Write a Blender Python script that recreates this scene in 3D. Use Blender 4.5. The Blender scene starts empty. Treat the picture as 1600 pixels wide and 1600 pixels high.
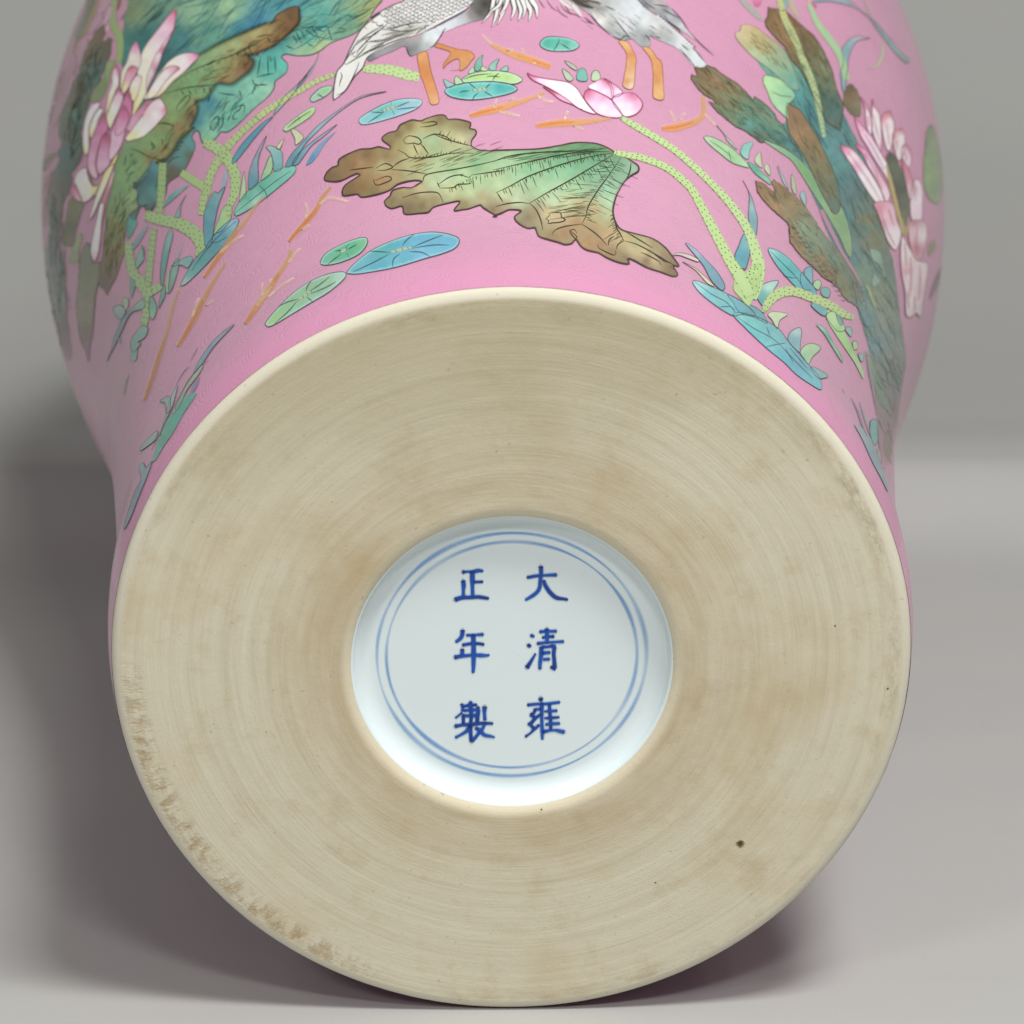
import bpy, bmesh, math, random
import numpy as np
from mathutils import Vector, Matrix
from mathutils.bvhtree import BVHTree
from mathutils.geometry import delaunay_2d_cdt

scene = bpy.context.scene
col = scene.collection
rnd = random.Random(7)

# ------------------------------------------------------------------ camera fit
# the vase lies on its side; the unit below is the radius of its foot (0.1 m)
U = 0.1
F = 5560.0                       # focal length in photograph pixels (1600 wide)
PX, PY, PHI, TAU, DIST = 800.31, 1040.73, -0.042, 0.4554, 8.9707
S_KEY = np.array([.02, .10, .5, .9, 1.3, 1.8, 2.4, 3.0, 3.6, 4.2, 4.8, 5.4, 5.9, 6.35, 6.7, 7.0, 7.4, 7.75])
R_KEY = np.array([1.0085, 1.0225, 1.0355, 1.0713, 1.1161, 1.188, 1.3247, 1.4703, 1.5456, 1.5212, 1.4631, 1.375, 1.21, .93, .70, .62, .62, .72])

def herm(xk, yk, x):
    d = np.gradient(yk, xk)
    i = np.clip(np.searchsorted(xk, x) - 1, 0, len(xk) - 2)
    h = xk[i+1] - xk[i]; t = (x - xk[i]) / h
    return (2*t**3-3*t**2+1)*yk[i] + (t**3-2*t**2+t)*h*d[i] + (-2*t**3+3*t**2)*yk[i+1] + (t**3-t**2)*h*d[i+1]

r_ = np.array([(PX-800)/F, (PY-800)/F, 1.0]); r_ /= np.linalg.norm(r_)
right_ = np.cross([0, 1, 0], r_); right_ /= np.linalg.norm(right_)
up_ = np.cross(right_, r_)
if up_[1] > 0: up_ = -up_
ax_ = math.cos(TAU)*r_ + math.sin(TAU)*(math.cos(PHI)*up_ + math.sin(PHI)*right_)
ss_ = np.linspace(.6, 7.7, 1500)
rr_ = herm(S_KEY, R_KEY, ss_)
ALPHA = math.atan(((rr_ - 1.0225)/(ss_ - .10)).max())      # the axis slopes because belly and foot both touch the table
lo, hi = 0.0, 1.0
for _ in range(60):
    PITCH = (lo+hi)/2
    if -ax_[1]*math.cos(PITCH) - ax_[2]*math.sin(PITCH) > math.sin(ALPHA): lo = PITCH
    else: hi = PITCH
def c2w(v):                       # camera axes (x right, y down, z forward) to world axes
    x, y, z = v
    return Vector((x, y*-math.sin(PITCH) + z*math.cos(PITCH), -y*math.cos(PITCH) - z*math.sin(PITCH)))
base_c = c2w(r_*DIST*U); axis_w = c2w(ax_).normalized()
e1 = axis_w.cross(c2w(up_)).normalized(); e2 = e1.cross(axis_w).normalized()
foot_low = min((base_c + axis_w*(s*U) + Vector((0, 0, -1))*0).z - R*U*math.sqrt(1-axis_w.z**2)
               for s, R in zip(np.concatenate([[.10], ss_]), np.concatenate([[1.0225], rr_])))
CAM_Z = -foot_low + 0.0002
base_c.z += CAM_Z
cam_loc = Vector((0, 0, CAM_Z))
VM = Matrix(((e1.x, e2.x, axis_w.x, base_c.x), (e1.y, e2.y, axis_w.y, base_c.y), (e1.z, e2.z, axis_w.z, base_c.z), (0, 0, 0, 1)))
VMI = VM.inverted()

cam = bpy.data.cameras.new('camera'); camo = bpy.data.objects.new('camera', cam); col.objects.link(camo)
camo.location = cam_loc; camo.rotation_euler = (math.pi/2 - PITCH, 0, 0)
cam.sensor_width = 36; cam.lens = 36*F/1600; cam.clip_start = .05; cam.clip_end = 100
cam.dof.use_dof = True; cam.dof.focus_distance = 0.915; cam.dof.aperture_fstop = 24
scene.camera = camo

world = bpy.data.worlds.new('World'); scene.world = world; world.use_nodes = True
wb = world.node_tree.nodes['Background']
wb.inputs[0].default_value = (1.0, .98, .93, 1); wb.inputs[1].default_value = AMBIENT = .12

def area(name, loc, target, sx, sy, power, colr):
    l = bpy.data.lights.new(name, 'AREA'); l.shape = 'RECTANGLE'; l.size = sx; l.size_y = sy; l.energy = power; l.color = colr
    o = bpy.data.objects.new(name, l); col.objects.link(o); o.location = loc
    o.rotation_euler = (Vector(target)-Vector(loc)).to_track_quat('-Z', 'Y').to_euler()
    return o
TG = (0, .95, .1)
area('ceiling_lamp_front', (.22, -.35, 1.20), TG, .24, .15, 7.5, (1, .985, .955))
area('ceiling_lamp_overhead', (.50, .08, 1.95), (.0, 1.2, 0), .50, .36, 40, (1, .985, .955))
area('fill_light_front_left', (-.80, -.50, 1.15), TG, .30, .22, 6.0, (1, .985, .955))  # added fill light, not a room lamp; brightens the vase's left flank
for k in range(2):                # rows of small panels either side
    area('panel_lamp_left', (-.95-.24*k, .15+.12*k, 1.55), TG, .10, .08, .7, (1, .98, .95))
    area('panel_lamp_right', (.95+.24*k, .15+.12*k, 1.55), TG, .10, .08, 1.0, (1, .98, .95))
vs = scene.view_settings
vs.view_transform = 'Standard'; vs.look = 'None'; vs.exposure = 0; vs.gamma = 1; vs.use_curve_mapping = False
scene.cycles.transparent_max_bounces = 24

# ------------------------------------------------------------------ material helpers
def lin(c):
    return tuple(((v/255)/12.92 if v/255 <= .04045 else ((v/255+.055)/1.055)**2.4) for v in c)
def hx(s): return tuple(int(s[i:i+2], 16) for i in (0, 2, 4))

class NT:
    def __init__(s, name):
        s.m = bpy.data.materials.new(name); s.m.use_nodes = True; s.t = s.m.node_tree
        s.b = s.t.nodes['Principled BSDF']; s.out = s.t.nodes['Material Output']
    def n(s, typ, **kw):
        o = s.t.nodes.new(typ)
        for k, v in kw.items(): setattr(o, k, v)
        return o
    def put(s, sock, v):
        if hasattr(v, 'is_output'): s.t.links.new(v, sock)
        else: sock.default_value = v
    def math(s, op, a, b=0.0, c=0.0, clamp=False):
        o = s.n('ShaderNodeMath', operation=op); o.use_clamp = clamp
        s.put(o.inputs[0], a); s.put(o.inputs[1], b)
        if len(o.inputs) > 2: s.put(o.inputs[2], c)
        return o.outputs[0]
    def noise(s, vec, scale, detail=3, rough=.55, dist=0.0):
        o = s.n('ShaderNodeTexNoise'); s.put(o.inputs['Vector'], vec)
        o.inputs['Scale'].default_value = scale; o.inputs['Detail'].default_value = detail
        o.inputs['Roughness'].default_value = rough; o.inputs['Distortion'].default_value = dist
        return o.outputs['Fac']
    def ramp(s, f, stops):
        o = s.n('ShaderNodeValToRGB'); s.put(o.inputs[0], f)
        e = o.color_ramp.elements
        while len(e) < len(stops): e.new(.5)
        for k, (p, c) in zip(e, stops):
            k.position = p; k.color = (*c[:3], 1) if hasattr(c, '__len__') else (c, c, c, 1)
        return o.outputs[0]
    def mix(s, fac, a, b, mode='MIX'):
        o = s.n('ShaderNodeMix', data_type='RGBA', blend_type=mode)
        s.put(o.inputs[0], fac)
        s.put(o.inputs[6], a if hasattr(a, 'is_output') else (*a, 1)); s.put(o.inputs[7], b if hasattr(b, 'is_output') else (*b, 1))
        return o.outputs[2]
    def bump(s, h, strength, dist):
        o = s.n('ShaderNodeBump'); o.inputs['Strength'].default_value = strength; o.inputs['Distance'].default_value = dist
        s.put(o.inputs['Height'], h); return o.outputs[0]

PINK = (231, 168, 204)
def pink_glaze():
    t = NT('pink_glaze')
    oc = t.n('ShaderNodeTexCoord').outputs['Object']
    # engraved curling scrolls under the glaze
    wn = t.n('ShaderNodeTexNoise'); t.put(wn.inputs['Vector'], oc); wn.inputs['Scale'].default_value = 60; wn.inputs['Detail'].default_value = 2
    off = t.n('ShaderNodeVectorMath', operation='SCALE'); t.put(off.inputs[0], wn.outputs['Color']); off.inputs[3].default_value = .006
    ad = t.n('ShaderNodeVectorMath', operation='ADD'); t.put(ad.inputs[0], oc); t.put(ad.inputs[1], off.outputs[0])
    vo = t.n('ShaderNodeTexVoronoi'); t.put(vo.inputs['Vector'], ad.outputs[0]); vo.inputs['Scale'].default_value = 105
    ring = t.math('SINE', t.math('MULTIPLY', vo.outputs['Distance'], 52))
    ring = t.math('POWER', t.math('MULTIPLY_ADD', ring, .5, .5), 3.0)
    brk = t.ramp(t.noise(oc, 170, 2), [(.40, 0.0), (.62, 1.0)])
    ring = t.math('MULTIPLY', ring, brk)
    n1 = t.noise(oc, 14, 4); n2 = t.noise(oc, 420, 3)
    c = t.mix(t.ramp(n1, [(.3, 0.0), (.75, 1.0)]), lin((204, 147, 177)), lin((210, 156, 184)))
    c = t.mix(t.math('MULTIPLY', ring, .16), c, lin((188, 128, 160)))
    c = t.mix(t.math('MULTIPLY', t.ramp(n2, [(.5, 0.0), (.8, 1.0)]), .10), c, lin((234, 190, 212)))
    # denser, more saturated enamel where it thickened towards the foot
    sx = t.n('ShaderNodeSeparateXYZ'); t.put(sx.inputs[0], oc)
    low = t.n('ShaderNodeMapRange'); t.put(low.inputs[0], sx.outputs[2])
    low.inputs[1].default_value = .030; low.inputs[2].default_value = .004
    c = t.mix(t.math('MULTIPLY', low.outputs[0], .55), c, lin((206, 136, 174)))
    t.put(t.b.inputs['Base Color'], c)
    t.b.inputs['Roughness'].default_value = .26; t.b.inputs['IOR'].default_value = 1.5
    t.b.inputs['Coat Weight'].default_value = .2; t.b.inputs['Coat Roughness'].default_value = .12
    h = t.math('ADD', t.math('MULTIPLY', ring, -1.0), t.math('MULTIPLY', n2, .35))
    t.put(t.b.inputs['Normal'], t.bump(h, .20, .0004))
    return t.m

def enamel():
    t = NT('painted_enamel')
    a = t.n('ShaderNodeVertexColor', layer_name='Col')
    oc = t.n('ShaderNodeTexCoord').outputs['Object']
    n1 = t.noise(oc, 330, 4, .6); n2 = t.noise(oc, 1400, 2, .6)
    hs = t.n('ShaderNodeHueSaturation'); hs.inputs['Saturation'].default_value = .89; t.put(hs.inputs['Color'], a.outputs['Color'])
    t.put(hs.inputs['Value'], t.math('ADD', .90, t.math('ADD', t.math('MULTIPLY', n1, .13), t.math('MULTIPLY', n2, .08))))
    t.put(t.b.inputs['Base Color'], hs.outputs[0]); t.b.inputs['Roughness'].default_value = .22; t.b.inputs['Specular IOR Level'].default_value = .3
    t.b.inputs['Coat Weight'].default_value = .10; t.b.inputs['Coat Roughness'].default_value = .15
    t.put(t.b.inputs['Alpha'], a.outputs['Alpha'])
    t.put(t.b.inputs['Normal'], t.bump(n2, .08, .0003))
    return t.m

def cobalt():
    t = NT('underglaze_cobalt')
    a = t.n('ShaderNodeVertexColor', layer_name='Col')
    t.put(t.b.inputs['Base Color'], a.outputs['Color']); t.put(t.b.inputs['Alpha'], a.outputs['Alpha'])
    t.b.inputs['Roughness'].default_value = .07; t.b.inputs['IOR'].default_value = 1.5
    return t.m

def white_glaze():
    t = NT('white_glaze')
    oc = t.n('ShaderNodeTexCoord').outputs['Object']
    n = t.noise(oc, 900, 3); n0 = t.noise(oc, 30, 3)
    c = t.mix(n0, lin((216, 229, 232)), lin((222, 233, 236)))
    c = t.mix(t.ramp(t.noise(oc, 1500, 1), [(.80, 0.0), (.84, .5)]), c, lin((120, 125, 120)))
    t.put(t.b.inputs['Base Color'], c)
    t.b.inputs['Roughness'].default_value = .04; t.b.inputs['IOR'].default_value = 1.5
    t.put(t.b.inputs['Normal'], t.bump(t.math('ADD', n, t.math('MULTIPLY', n0, 2)), .05, .0003))
    return t.m

def foot_point(px, py):           # where a pixel of the photograph meets the plane of the foot, in the vase's own axes
    o = VMI @ cam_loc; d = VMI.to_3x3() @ c2w(((px-800)/F, (py-800)/F, 1.0))
    return o - d*(o.z/d.z)
def biscuit():
    t = NT('unglazed_biscuit')
    oc = t.n('ShaderNodeTexCoord').outputs['Object']
    sx = t.n('ShaderNodeSeparateXYZ'); t.put(sx.inputs[0], oc)
    x, y, z = sx.outputs[0], sx.outputs[1], sx.outputs[2]
    r = t.math('SQRT', t.math('ADD', t.math('MULTIPLY', x, x), t.math('MULTIPLY', y, y)))
    rn = t.math('DIVIDE', r, U)                           # 0 centre .. 1 rim
    cx_, cy_ = t.math('DIVIDE', x, r), t.math('DIVIDE', y, r)
    def polar(ka, kr):
        o = t.n('ShaderNodeCombineXYZ')
        t.put(o.inputs[0], t.math('MULTIPLY', cx_, ka)); t.put(o.inputs[1], t.math('MULTIPLY', cy_, ka)); t.put(o.inputs[2], t.math('MULTIPLY', rn, kr))
        return o.outputs[0]
    streak = t.noise(polar(1.2, 38), 1.0, 6, .66)          # turning and wiping marks
    fine = t.noise(polar(2.6, 170), 1.0, 6, .72)
    blot = t.noise(oc, 22, 5, .6); grain = t.noise(oc, 1300, 3, .6)
    c = t.mix(t.ramp(streak, [(.30, 0.0), (.70, 1.0)]), lin((195, 187, 164)), lin((215, 209, 189)))
    c = t.mix(t.math('MULTIPLY', t.ramp(fine, [(.40, 0.0), (.62, 1.0)]), .50), c, lin((218, 212, 191)))
    c = t.mix(t.math('MULTIPLY', t.ramp(blot, [(.50, 0.0), (.72, 1.0)]), .55), c, lin((186, 164, 122)))
    c = t.mix(t.math('MULTIPLY', t.ramp(t.noise(oc, 60, 5, .7), [(.53, 0.0), (.75, 1.0)]), .42), c, lin((172, 146, 102)))
    # brownish wash left around the glazed well
    ring = t.n('ShaderNodeMapRange', interpolation_type='SMOOTHSTEP'); t.put(ring.inputs[0], rn); ring.inputs[1].default_value = .70; ring.inputs[2].default_value = .44
    c = t.mix(t.math('MULTIPLY', t.math('MULTIPLY', ring.outputs[0], t.ramp(t.noise(polar(1.6, 14), 1.0, 4), [(.30, .2), (.62, 1.0)])), .48), c, lin((172, 146, 104)))
    # grime gathered just inside the bevelled rim
    g1 = t.n('ShaderNodeMapRange', interpolation_type='SMOOTHSTEP'); t.put(g1.inputs[0], rn); g1.inputs[1].default_value = .925; g1.inputs[2].default_value = .968
    g2 = t.n('ShaderNodeMapRange', interpolation_type='SMOOTHSTEP'); t.put(g2.inputs[0], rn); g2.inputs[1].default_value = .992; g2.inputs[2].default_value = .974
    grime = t.math('MULTIPLY', t.math('MULTIPLY', g1.outputs[0], g2.outputs[0]), t.math('MULTIPLY', t.ramp(t.noise(polar(18, 40), 1.0, 6, .75), [(.45, 0.0), (.62, 1.0)]), t.ramp(t.noise(polar(1.3, 3), 1.0, 3), [(.42, .12), (.62, 1.0)])))
    c = t.mix(t.math('MULTIPLY', grime, .45), c, lin((126, 104, 68)))
    # darker, duller clay towards the upper side of the base
    du = foot_point(740, 600).to_2d().normalized()
    upw = t.math('ADD', t.math('MULTIPLY', x, du.x/U), t.math('MULTIPLY', y, du.y/U))
    um = t.n('ShaderNodeMapRange', interpolation_type='SMOOTHSTEP'); t.put(um.inputs[0], t.math('ADD', upw, t.math('MULTIPLY', t.noise(oc, 26, 5, .65), .5))); um.inputs[1].default_value = .60; um.inputs[2].default_value = 1.15
    c = t.mix(t.math('MULTIPLY', um.outputs[0], .50), c, lin((158, 147, 114)))
    # nicked and scraped stretch of the rim, with clay-coloured dirt in the nicks
    dv = foot_point(352, 1315).to_2d().normalized()
    along = t.math('ADD', t.math('MULTIPLY', cx_, dv.x), t.math('MULTIPLY', cy_, dv.y))
    nk = t.n('ShaderNodeMapRange', interpolation_type='SMOOTHSTEP'); t.put(nk.inputs[0], along); nk.inputs[1].default_value = .78; nk.inputs[2].default_value = .93
    b1 = t.n('ShaderNodeMapRange', interpolation_type='SMOOTHSTEP'); t.put(b1.inputs[0], rn); b1.inputs[1].default_value = .915; b1.inputs[2].default_value = .955
    b2 = t.n('ShaderNodeMapRange', interpolation_type='SMOOTHSTEP'); t.put(b2.inputs[0], rn); b2.inputs[1].default_value = .998; b2.inputs[2].default_value = .975
    nick = t.math('MULTIPLY', t.math('MULTIPLY', nk.outputs[0], t.math('MULTIPLY', b1.outputs[0], b2.outputs[0])), t.ramp(t.noise(polar(34, 16), 1.0, 5, .7), [(.46, 0.0), (.60, 1.0)]))
    c = t.mix(t.math('MULTIPLY', nick, .55), c, lin((150, 118, 74)))
    # cleaner pale bevel and pale lip of the well
    bev = t.n('ShaderNodeMapRange', interpolation_type='SMOOTHSTEP'); t.put(bev.inputs[0], rn); bev.inputs[1].default_value = .976; bev.inputs[2].default_value = .992
    c = t.mix(t.math('MULTIPLY', bev.outputs[0], .85), c, lin((212, 208, 193)))
    lip = t.n('ShaderNodeMapRange', interpolation_type='SMOOTHSTEP'); t.put(lip.inputs[0], rn); lip.inputs[1].default_value = .440; lip.inputs[2].default_value = .416
    c = t.mix(t.math('MULTIPLY', lip.outputs[0], .75), c, lin((216, 208, 186)))
    # pepper specks
    spk = t.ramp(t.noise(oc, 520, 2, .5), [(.70, 0.0), (.76, 1.0)])
    c = t.mix(t.math('MULTIPLY', spk, .35), c, lin((112, 94, 64)))
    c = t.mix(t.math('MULTIPLY', grain, .22), c, lin((186, 176, 144)))
    t.put(t.b.inputs['Base Color'], c); t.b.inputs['Roughness'].default_value = .78
    t.b.inputs['Specular IOR Level'].default_value = .25
    h = t.math('ADD', t.math('MULTIPLY', fine, .8), t.math('ADD', t.math('MULTIPLY', grain, .35), t.math('MULTIPLY', t.noise(polar(9, 18), 1.0, 5, .7), 1.2)))
    h = t.math('ADD', h, t.math('MULTIPLY', nick, -2.2))
    t.put(t.b.inputs['Normal'], t.bump(h, .24, .0005))
    return t.m

def cloth():
    t = NT('grey_table_sheet')
    oc = t.n('ShaderNodeTexCoord').outputs['Object']
    n = t.noise(oc, 5, 4); g = t.noise(oc, 900, 2)
    mp = t.n('ShaderNodeMapping'); mp.inputs['Scale'].default_value = (3, 7, 1); t.put(mp.inputs[0], oc)
    st = t.noise(mp.outputs[0], 2.2, 4, .6)
    c = t.mix(t.ramp(st, [(.3, 0.0), (.7, 1.0)]), lin((173, 175, 173)), lin((178, 179, 176)))
    c = t.mix(t.math('MULTIPLY', n, .3), c, lin((171, 169, 170)))
    c = t.mix(t.math('MULTIPLY', t.ramp(t.noise(oc, 260, 2), [(.73, 0.0), (.78, 1.0)]), .30), c, lin((120, 112, 112)))
    t.put(t.b.inputs['Base Color'], c); t.b.inputs['Roughness'].default_value = .42
    t.b.inputs['Specular IOR Level'].default_value = .35
    t.put(t.b.inputs['Normal'], t.bump(t.math('ADD', t.math('MULTIPLY', st, .5), t.math('MULTIPLY', g, .12)), .10, .003))
    return t.m

M_PINK, M_ENAMEL, M_COBALT, M_WHITE, M_BISCUIT, M_CLOTH = pink_glaze(), enamel(), cobalt(), white_glaze(), biscuit(), cloth()

# ------------------------------------------------------------------ the table sheet with its soft fold
def mesh_obj(name, verts, faces, mat, parent=None, smooth=True):
    me = bpy.data.meshes.new(name); me.from_pydata([tuple(v) for v in verts], [], faces); me.update()
    if smooth: me.polygons.foreach_set('use_smooth', [True]*len(me.polygons))
    me.materials.append(mat)
    o = bpy.data.objects.new(name, me); col.objects.link(o)
    if parent: o.parent = parent
    return o

FOLD_Y, FOLD_H = 1.362, .026
def sheet_z(x, y):
    d = y - FOLD_Y - .01*math.sin(x*3+1)
    z = FOLD_H*math.exp(-(d/(.034 if d < 0 else .13))**2)
    if y > 1.66: z += (y-1.66)**2/1.25            # the sheet sweeps up behind the vase
    return z
xs = np.linspace(-2.5, 2.5, 61)
ys = np.concatenate([np.linspace(-.6, 1.24, 40), np.linspace(1.25, 1.62, 75), np.linspace(1.65, 3.2, 40)])
tv = [(x, y, sheet_z(x, y)) for y in ys for x in xs]
nx = len(xs)
tf = [(j*nx+i, j*nx+i+1, (j+1)*nx+i+1, (j+1)*nx+i) for j in range(len(ys)-1) for i in range(nx-1)]
table = mesh_obj('table_surface', tv, tf, M_CLOTH); table['kind'] = 'structure'

# ------------------------------------------------------------------ the vase: lathe-turned body, foot and glazed well
vase = bpy.data.objects.new('porcelain_vase', None); col.objects.link(vase); vase.matrix_world = VM
vase['label'] = 'pink enamel porcelain vase lying on its side, base with blue six-character mark facing out'
vase['category'] = 'vase'
vase.empty_display_size = .05

def lathe(name, prof, seg, mat, close_end=False):
    th = np.linspace(0, 2*math.pi, seg, endpoint=False)
    v = []; f = []
    for s, R in prof:
        for a in th: v.append((R*U*math.cos(a), R*U*math.sin(a), s*U))
    for j in range(len(prof)-1):
        for i in range(seg):
            k = (i+1) % seg
            f.append((j*seg+i, j*seg+k, (j+1)*seg+k, (j+1)*seg+i))
    if close_end:
        v.append((0, 0, prof[-1][0]*U)); c = len(v)-1; j = len(prof)-1
        for i in range(seg): f.append((j*seg+i, j*seg+(i+1) % seg, c))
    return mesh_obj(name, v, f, mat, vase)

sb = np.concatenate([np.linspace(.02, .5, 24), np.linspace(.52, 7.75, 260)])
rb = herm(S_KEY, R_KEY, sb)
inner = [(7.78, .70), (7.72, .64), (7.4, .55), (7.0, .55), (6.7, .62), (6.3, .86), (5.8, 1.10)]
body = lathe('body', list(zip(sb, rb)) + inner, 720, M_PINK)

foot_prof = [(.036, 1.0076), (.022, 1.0078), (.014, 1.0060), (.008, 1.0010), (.0035, .9940), (.0008, .9850), (.0, .9790)]
foot_prof += [(0.0, q) for q in np.linspace(.96, .435, 40)]
foot_prof += [(.001, .428), (.0035, .420), (.008, .412), (.0125, .4065)]
foot = lathe('foot_base', foot_prof, 720, M_BISCUIT)
def wob(a, seed, n=9):            # hand-turned unevenness round the rim
    rg = np.random.RandomState(seed)
    return sum(rg.uniform(-1, 1)*math.sin(k*a+rg.uniform(0, 6.28))/k**.55 for k in (2, 3, 5, 8, 13, 21, 34, 55, 89))/3
for v in foot.data.vertices:
    q = math.hypot(v.co.x, v.co.y); a = math.atan2(v.co.y, v.co.x)
    if q > .0968 and v.co.z < .0030:
        f_ = 1+.0016*wob(a, 3)+.0008*wob(a*1.0, 4); v.co.x *= f_; v.co.y *= f_; v.co.z += .00010*wob(a, 5)*(1 if q < .1 else 0)
    elif .0404 < q < .0432: 
        f_ = 1+.0022*wob(a, 6); v.co.x *= f_; v.co.y *= f_
for v in body.data.vertices:
    if v.co.z < .0022: v.co.z += .0006*wob(math.atan2(v.co.y, v.co.x), 7)
well_prof = [(.0125, .4065), (.014, .4030), (.020, .4000)]
for k in range(1, 13):
    a = k/12*math.pi/2
    well_prof.append((.020 + .038*math.sin(a), .400 - .045*(1-math.cos(a))))
well_prof += [(.0575, q) for q in (.34, .31, .27, .2, .1)]
well = lathe('glazed_well', well_prof, 240, M_WHITE, True)

# ------------------------------------------------------------------ painting tools
# Every painted motif is a thin film of enamel laid on the glaze. Its outline was read off the photograph and is
# carried along the line of sight onto the turned surface, so it sits on the porcelain at its real place and size.
def bvh_of(objs):
    v = []; f = []
    for o in objs:
        k = len(v); v += [tuple(p.co) for p in o.data.vertices]; f += [tuple(i+k for i in p.vertices) for p in o.data.polygons]
    return BVHTree.FromPolygons(v, f)
BVH_BODY, BVH_WELL = bvh_of([body]), bvh_of([well])
CAM_L = VMI @ cam_loc
ROT_L = VMI.to_3x3()
def ray(px, py): return (ROT_L @ c2w(((px-800)/F, (py-800)/F, 1.0))).normalized()
def land(bvh, px, py, lift):
    for k in range(26):
        h = bvh.ray_cast(CAM_L, ray(px, py))
        if h[0] is not None:
            n = h[1]
            if n.dot(CAM_L - h[0]) < 0: n = -n
            return h[0] + n*lift
        px += (790-px)*.006
    return None

def glow(x, y):                   # how much of the light reaches that part of the pot (to recover pigment from photo colours)
    a = 1.0
    if x < 420: a = 1.0 - .16*((420-x)/360)**1.3
    if x > 1120: a = 1.0 - .14*((x-1120)/360)**1.3
    return a*1.16

def Z(ox, oy, sc):
    def f(s):
        return np.array([[float(q) for q in p.split(',')[:2]] for p in s.split()])/sc + (ox, oy)
    f.sc = sc; f.o = (ox, oy)
    return f
A, B, C_, D, E_, F_, G = Z(50, 0, 8), Z(50, 180, 8), Z(230, 0, 8), Z(230, 180, 8), Z(50, 360, 8), Z(190, 350, 8), Z(400, 0, 8)
H_, I_, J, K, L, M, N = Z(180, 500, 4.705), Z(580, 0, 8), Z(750, 0, 8), Z(920, 0, 8), Z(1070, 0, 8), Z(1070, 180, 8), Z(1240, 0, 8)
O_, P, Q, R_, S, U_, V = Z(1280, 140, 8), Z(1280, 320, 8), Z(490, 160, 5.333), Z(770, 190, 5.333), Z(380, 120, 8), Z(1050, 340, 5.716), Z(1230, 480, 5.332)
W, X, Y, PXL = Z(680, 60, 8), Z(820, 90, 5.333), Z(370, 330, 8), Z(0, 0, 1)

def cat(p, closed=True, n=4):
    p = np.asarray(p, float); m = len(p); out = []
    rng = range(m if closed else m-1)
    for i in rng:
        a, b = p[i], p[(i+1) % m]
        pa = p[(i-1) % m] if closed or i > 0 else a
        pb = p[(i+2) % m] if closed or i+2 < m else b
        k = max(1, min(n, int(np.linalg.norm(b-a)/3.0)))
        for j in range(k):
            t = j/k
            out.append(.5*((2*a) + (-pa+b)*t + (2*pa-5*a+4*b-pb)*t*t + (-pa+3*a-3*b+pb)*t**3))
    if not closed: out.append(p[-1])
    return np.array(out)

def inside(poly, pts):
    x, y = pts[:, 0], pts[:, 1]; r = np.zeros(len(pts), bool)
    j = len(poly)-1
    for i in range(len(poly)):
        xi, yi = poly[i]; xj, yj = poly[j]
        c = ((yi > y) != (yj > y))
        if c.any():
            with np.errstate(divide='ignore', invalid='ignore'):
                r ^= c & (x < (xj-xi)*(y-yi)/(yj-yi) + xi)
        j = i
    return r
def edge_dist(poly, pts):
    a = poly; b = np.roll(poly, -1, 0); d = np.full(len(pts), 1e9)
    for p, q in zip(a, b):
        e = q-p; L2 = max(e@e, 1e-9)
        t = np.clip(((pts-p)@e)/L2, 0, 1)
        d = np.minimum(d, np.hypot(*(pts-(p+t[:, None]*e)).T))
    return d

LIFT0, LAYER = 6e-5, 2.2e-5
def build(name, parent, V2, faces, cols, layer, mat=None, bvh=None, jit=None):
    pts = []; ok = []
    for i, (x, y) in enumerate(V2):
        p = land(bvh or BVH_BODY, x, y, LIFT0 + layer*LAYER + (jit[i] if jit is not None else 0))
        ok.append(p is not None); pts.append(p if p is not None else Vector((0, 0, 0)))
    faces = [f for f in faces if all(ok[i] for i in f)]
    # faces must look outwards
    out = []
    for f in faces:
        a, b, c = (V2[f[0]], V2[f[1]], V2[f[2]])
        cr = (b[0]-a[0])*(c[1]-a[1]) - (b[1]-a[1])*(c[0]-a[0])
        out.append(f if cr < 0 else tuple(reversed(f)))
    o = mesh_obj(name, pts, out, mat or M_ENAMEL, parent)
    at = o.data.color_attributes.new('Col', 'FLOAT_COLOR', 'POINT')
    at.data.foreach_set('color', np.asarray(cols, np.float32).ravel())
    return o

GAIN = [1.0]
def samples(z, s):
    out = []
    for q in s.split():
        a = q.split(','); x, y = float(a[0])/z.sc+z.o[0], float(a[1])/z.sc+z.o[1]
        g = glow(x, y); c = np.array(lin(hx(a[2])))/g*GAIN[0]
        out.append((x, y, *np.minimum(c, .92)))
    return np.array(out)
def vnoise(x, y, k):
    return np.sin(x*.71*k+1.3*np.sin(y*.43*k))*np.cos(y*.83*k+1.7*np.sin(x*.37*k+2.1))

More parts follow.
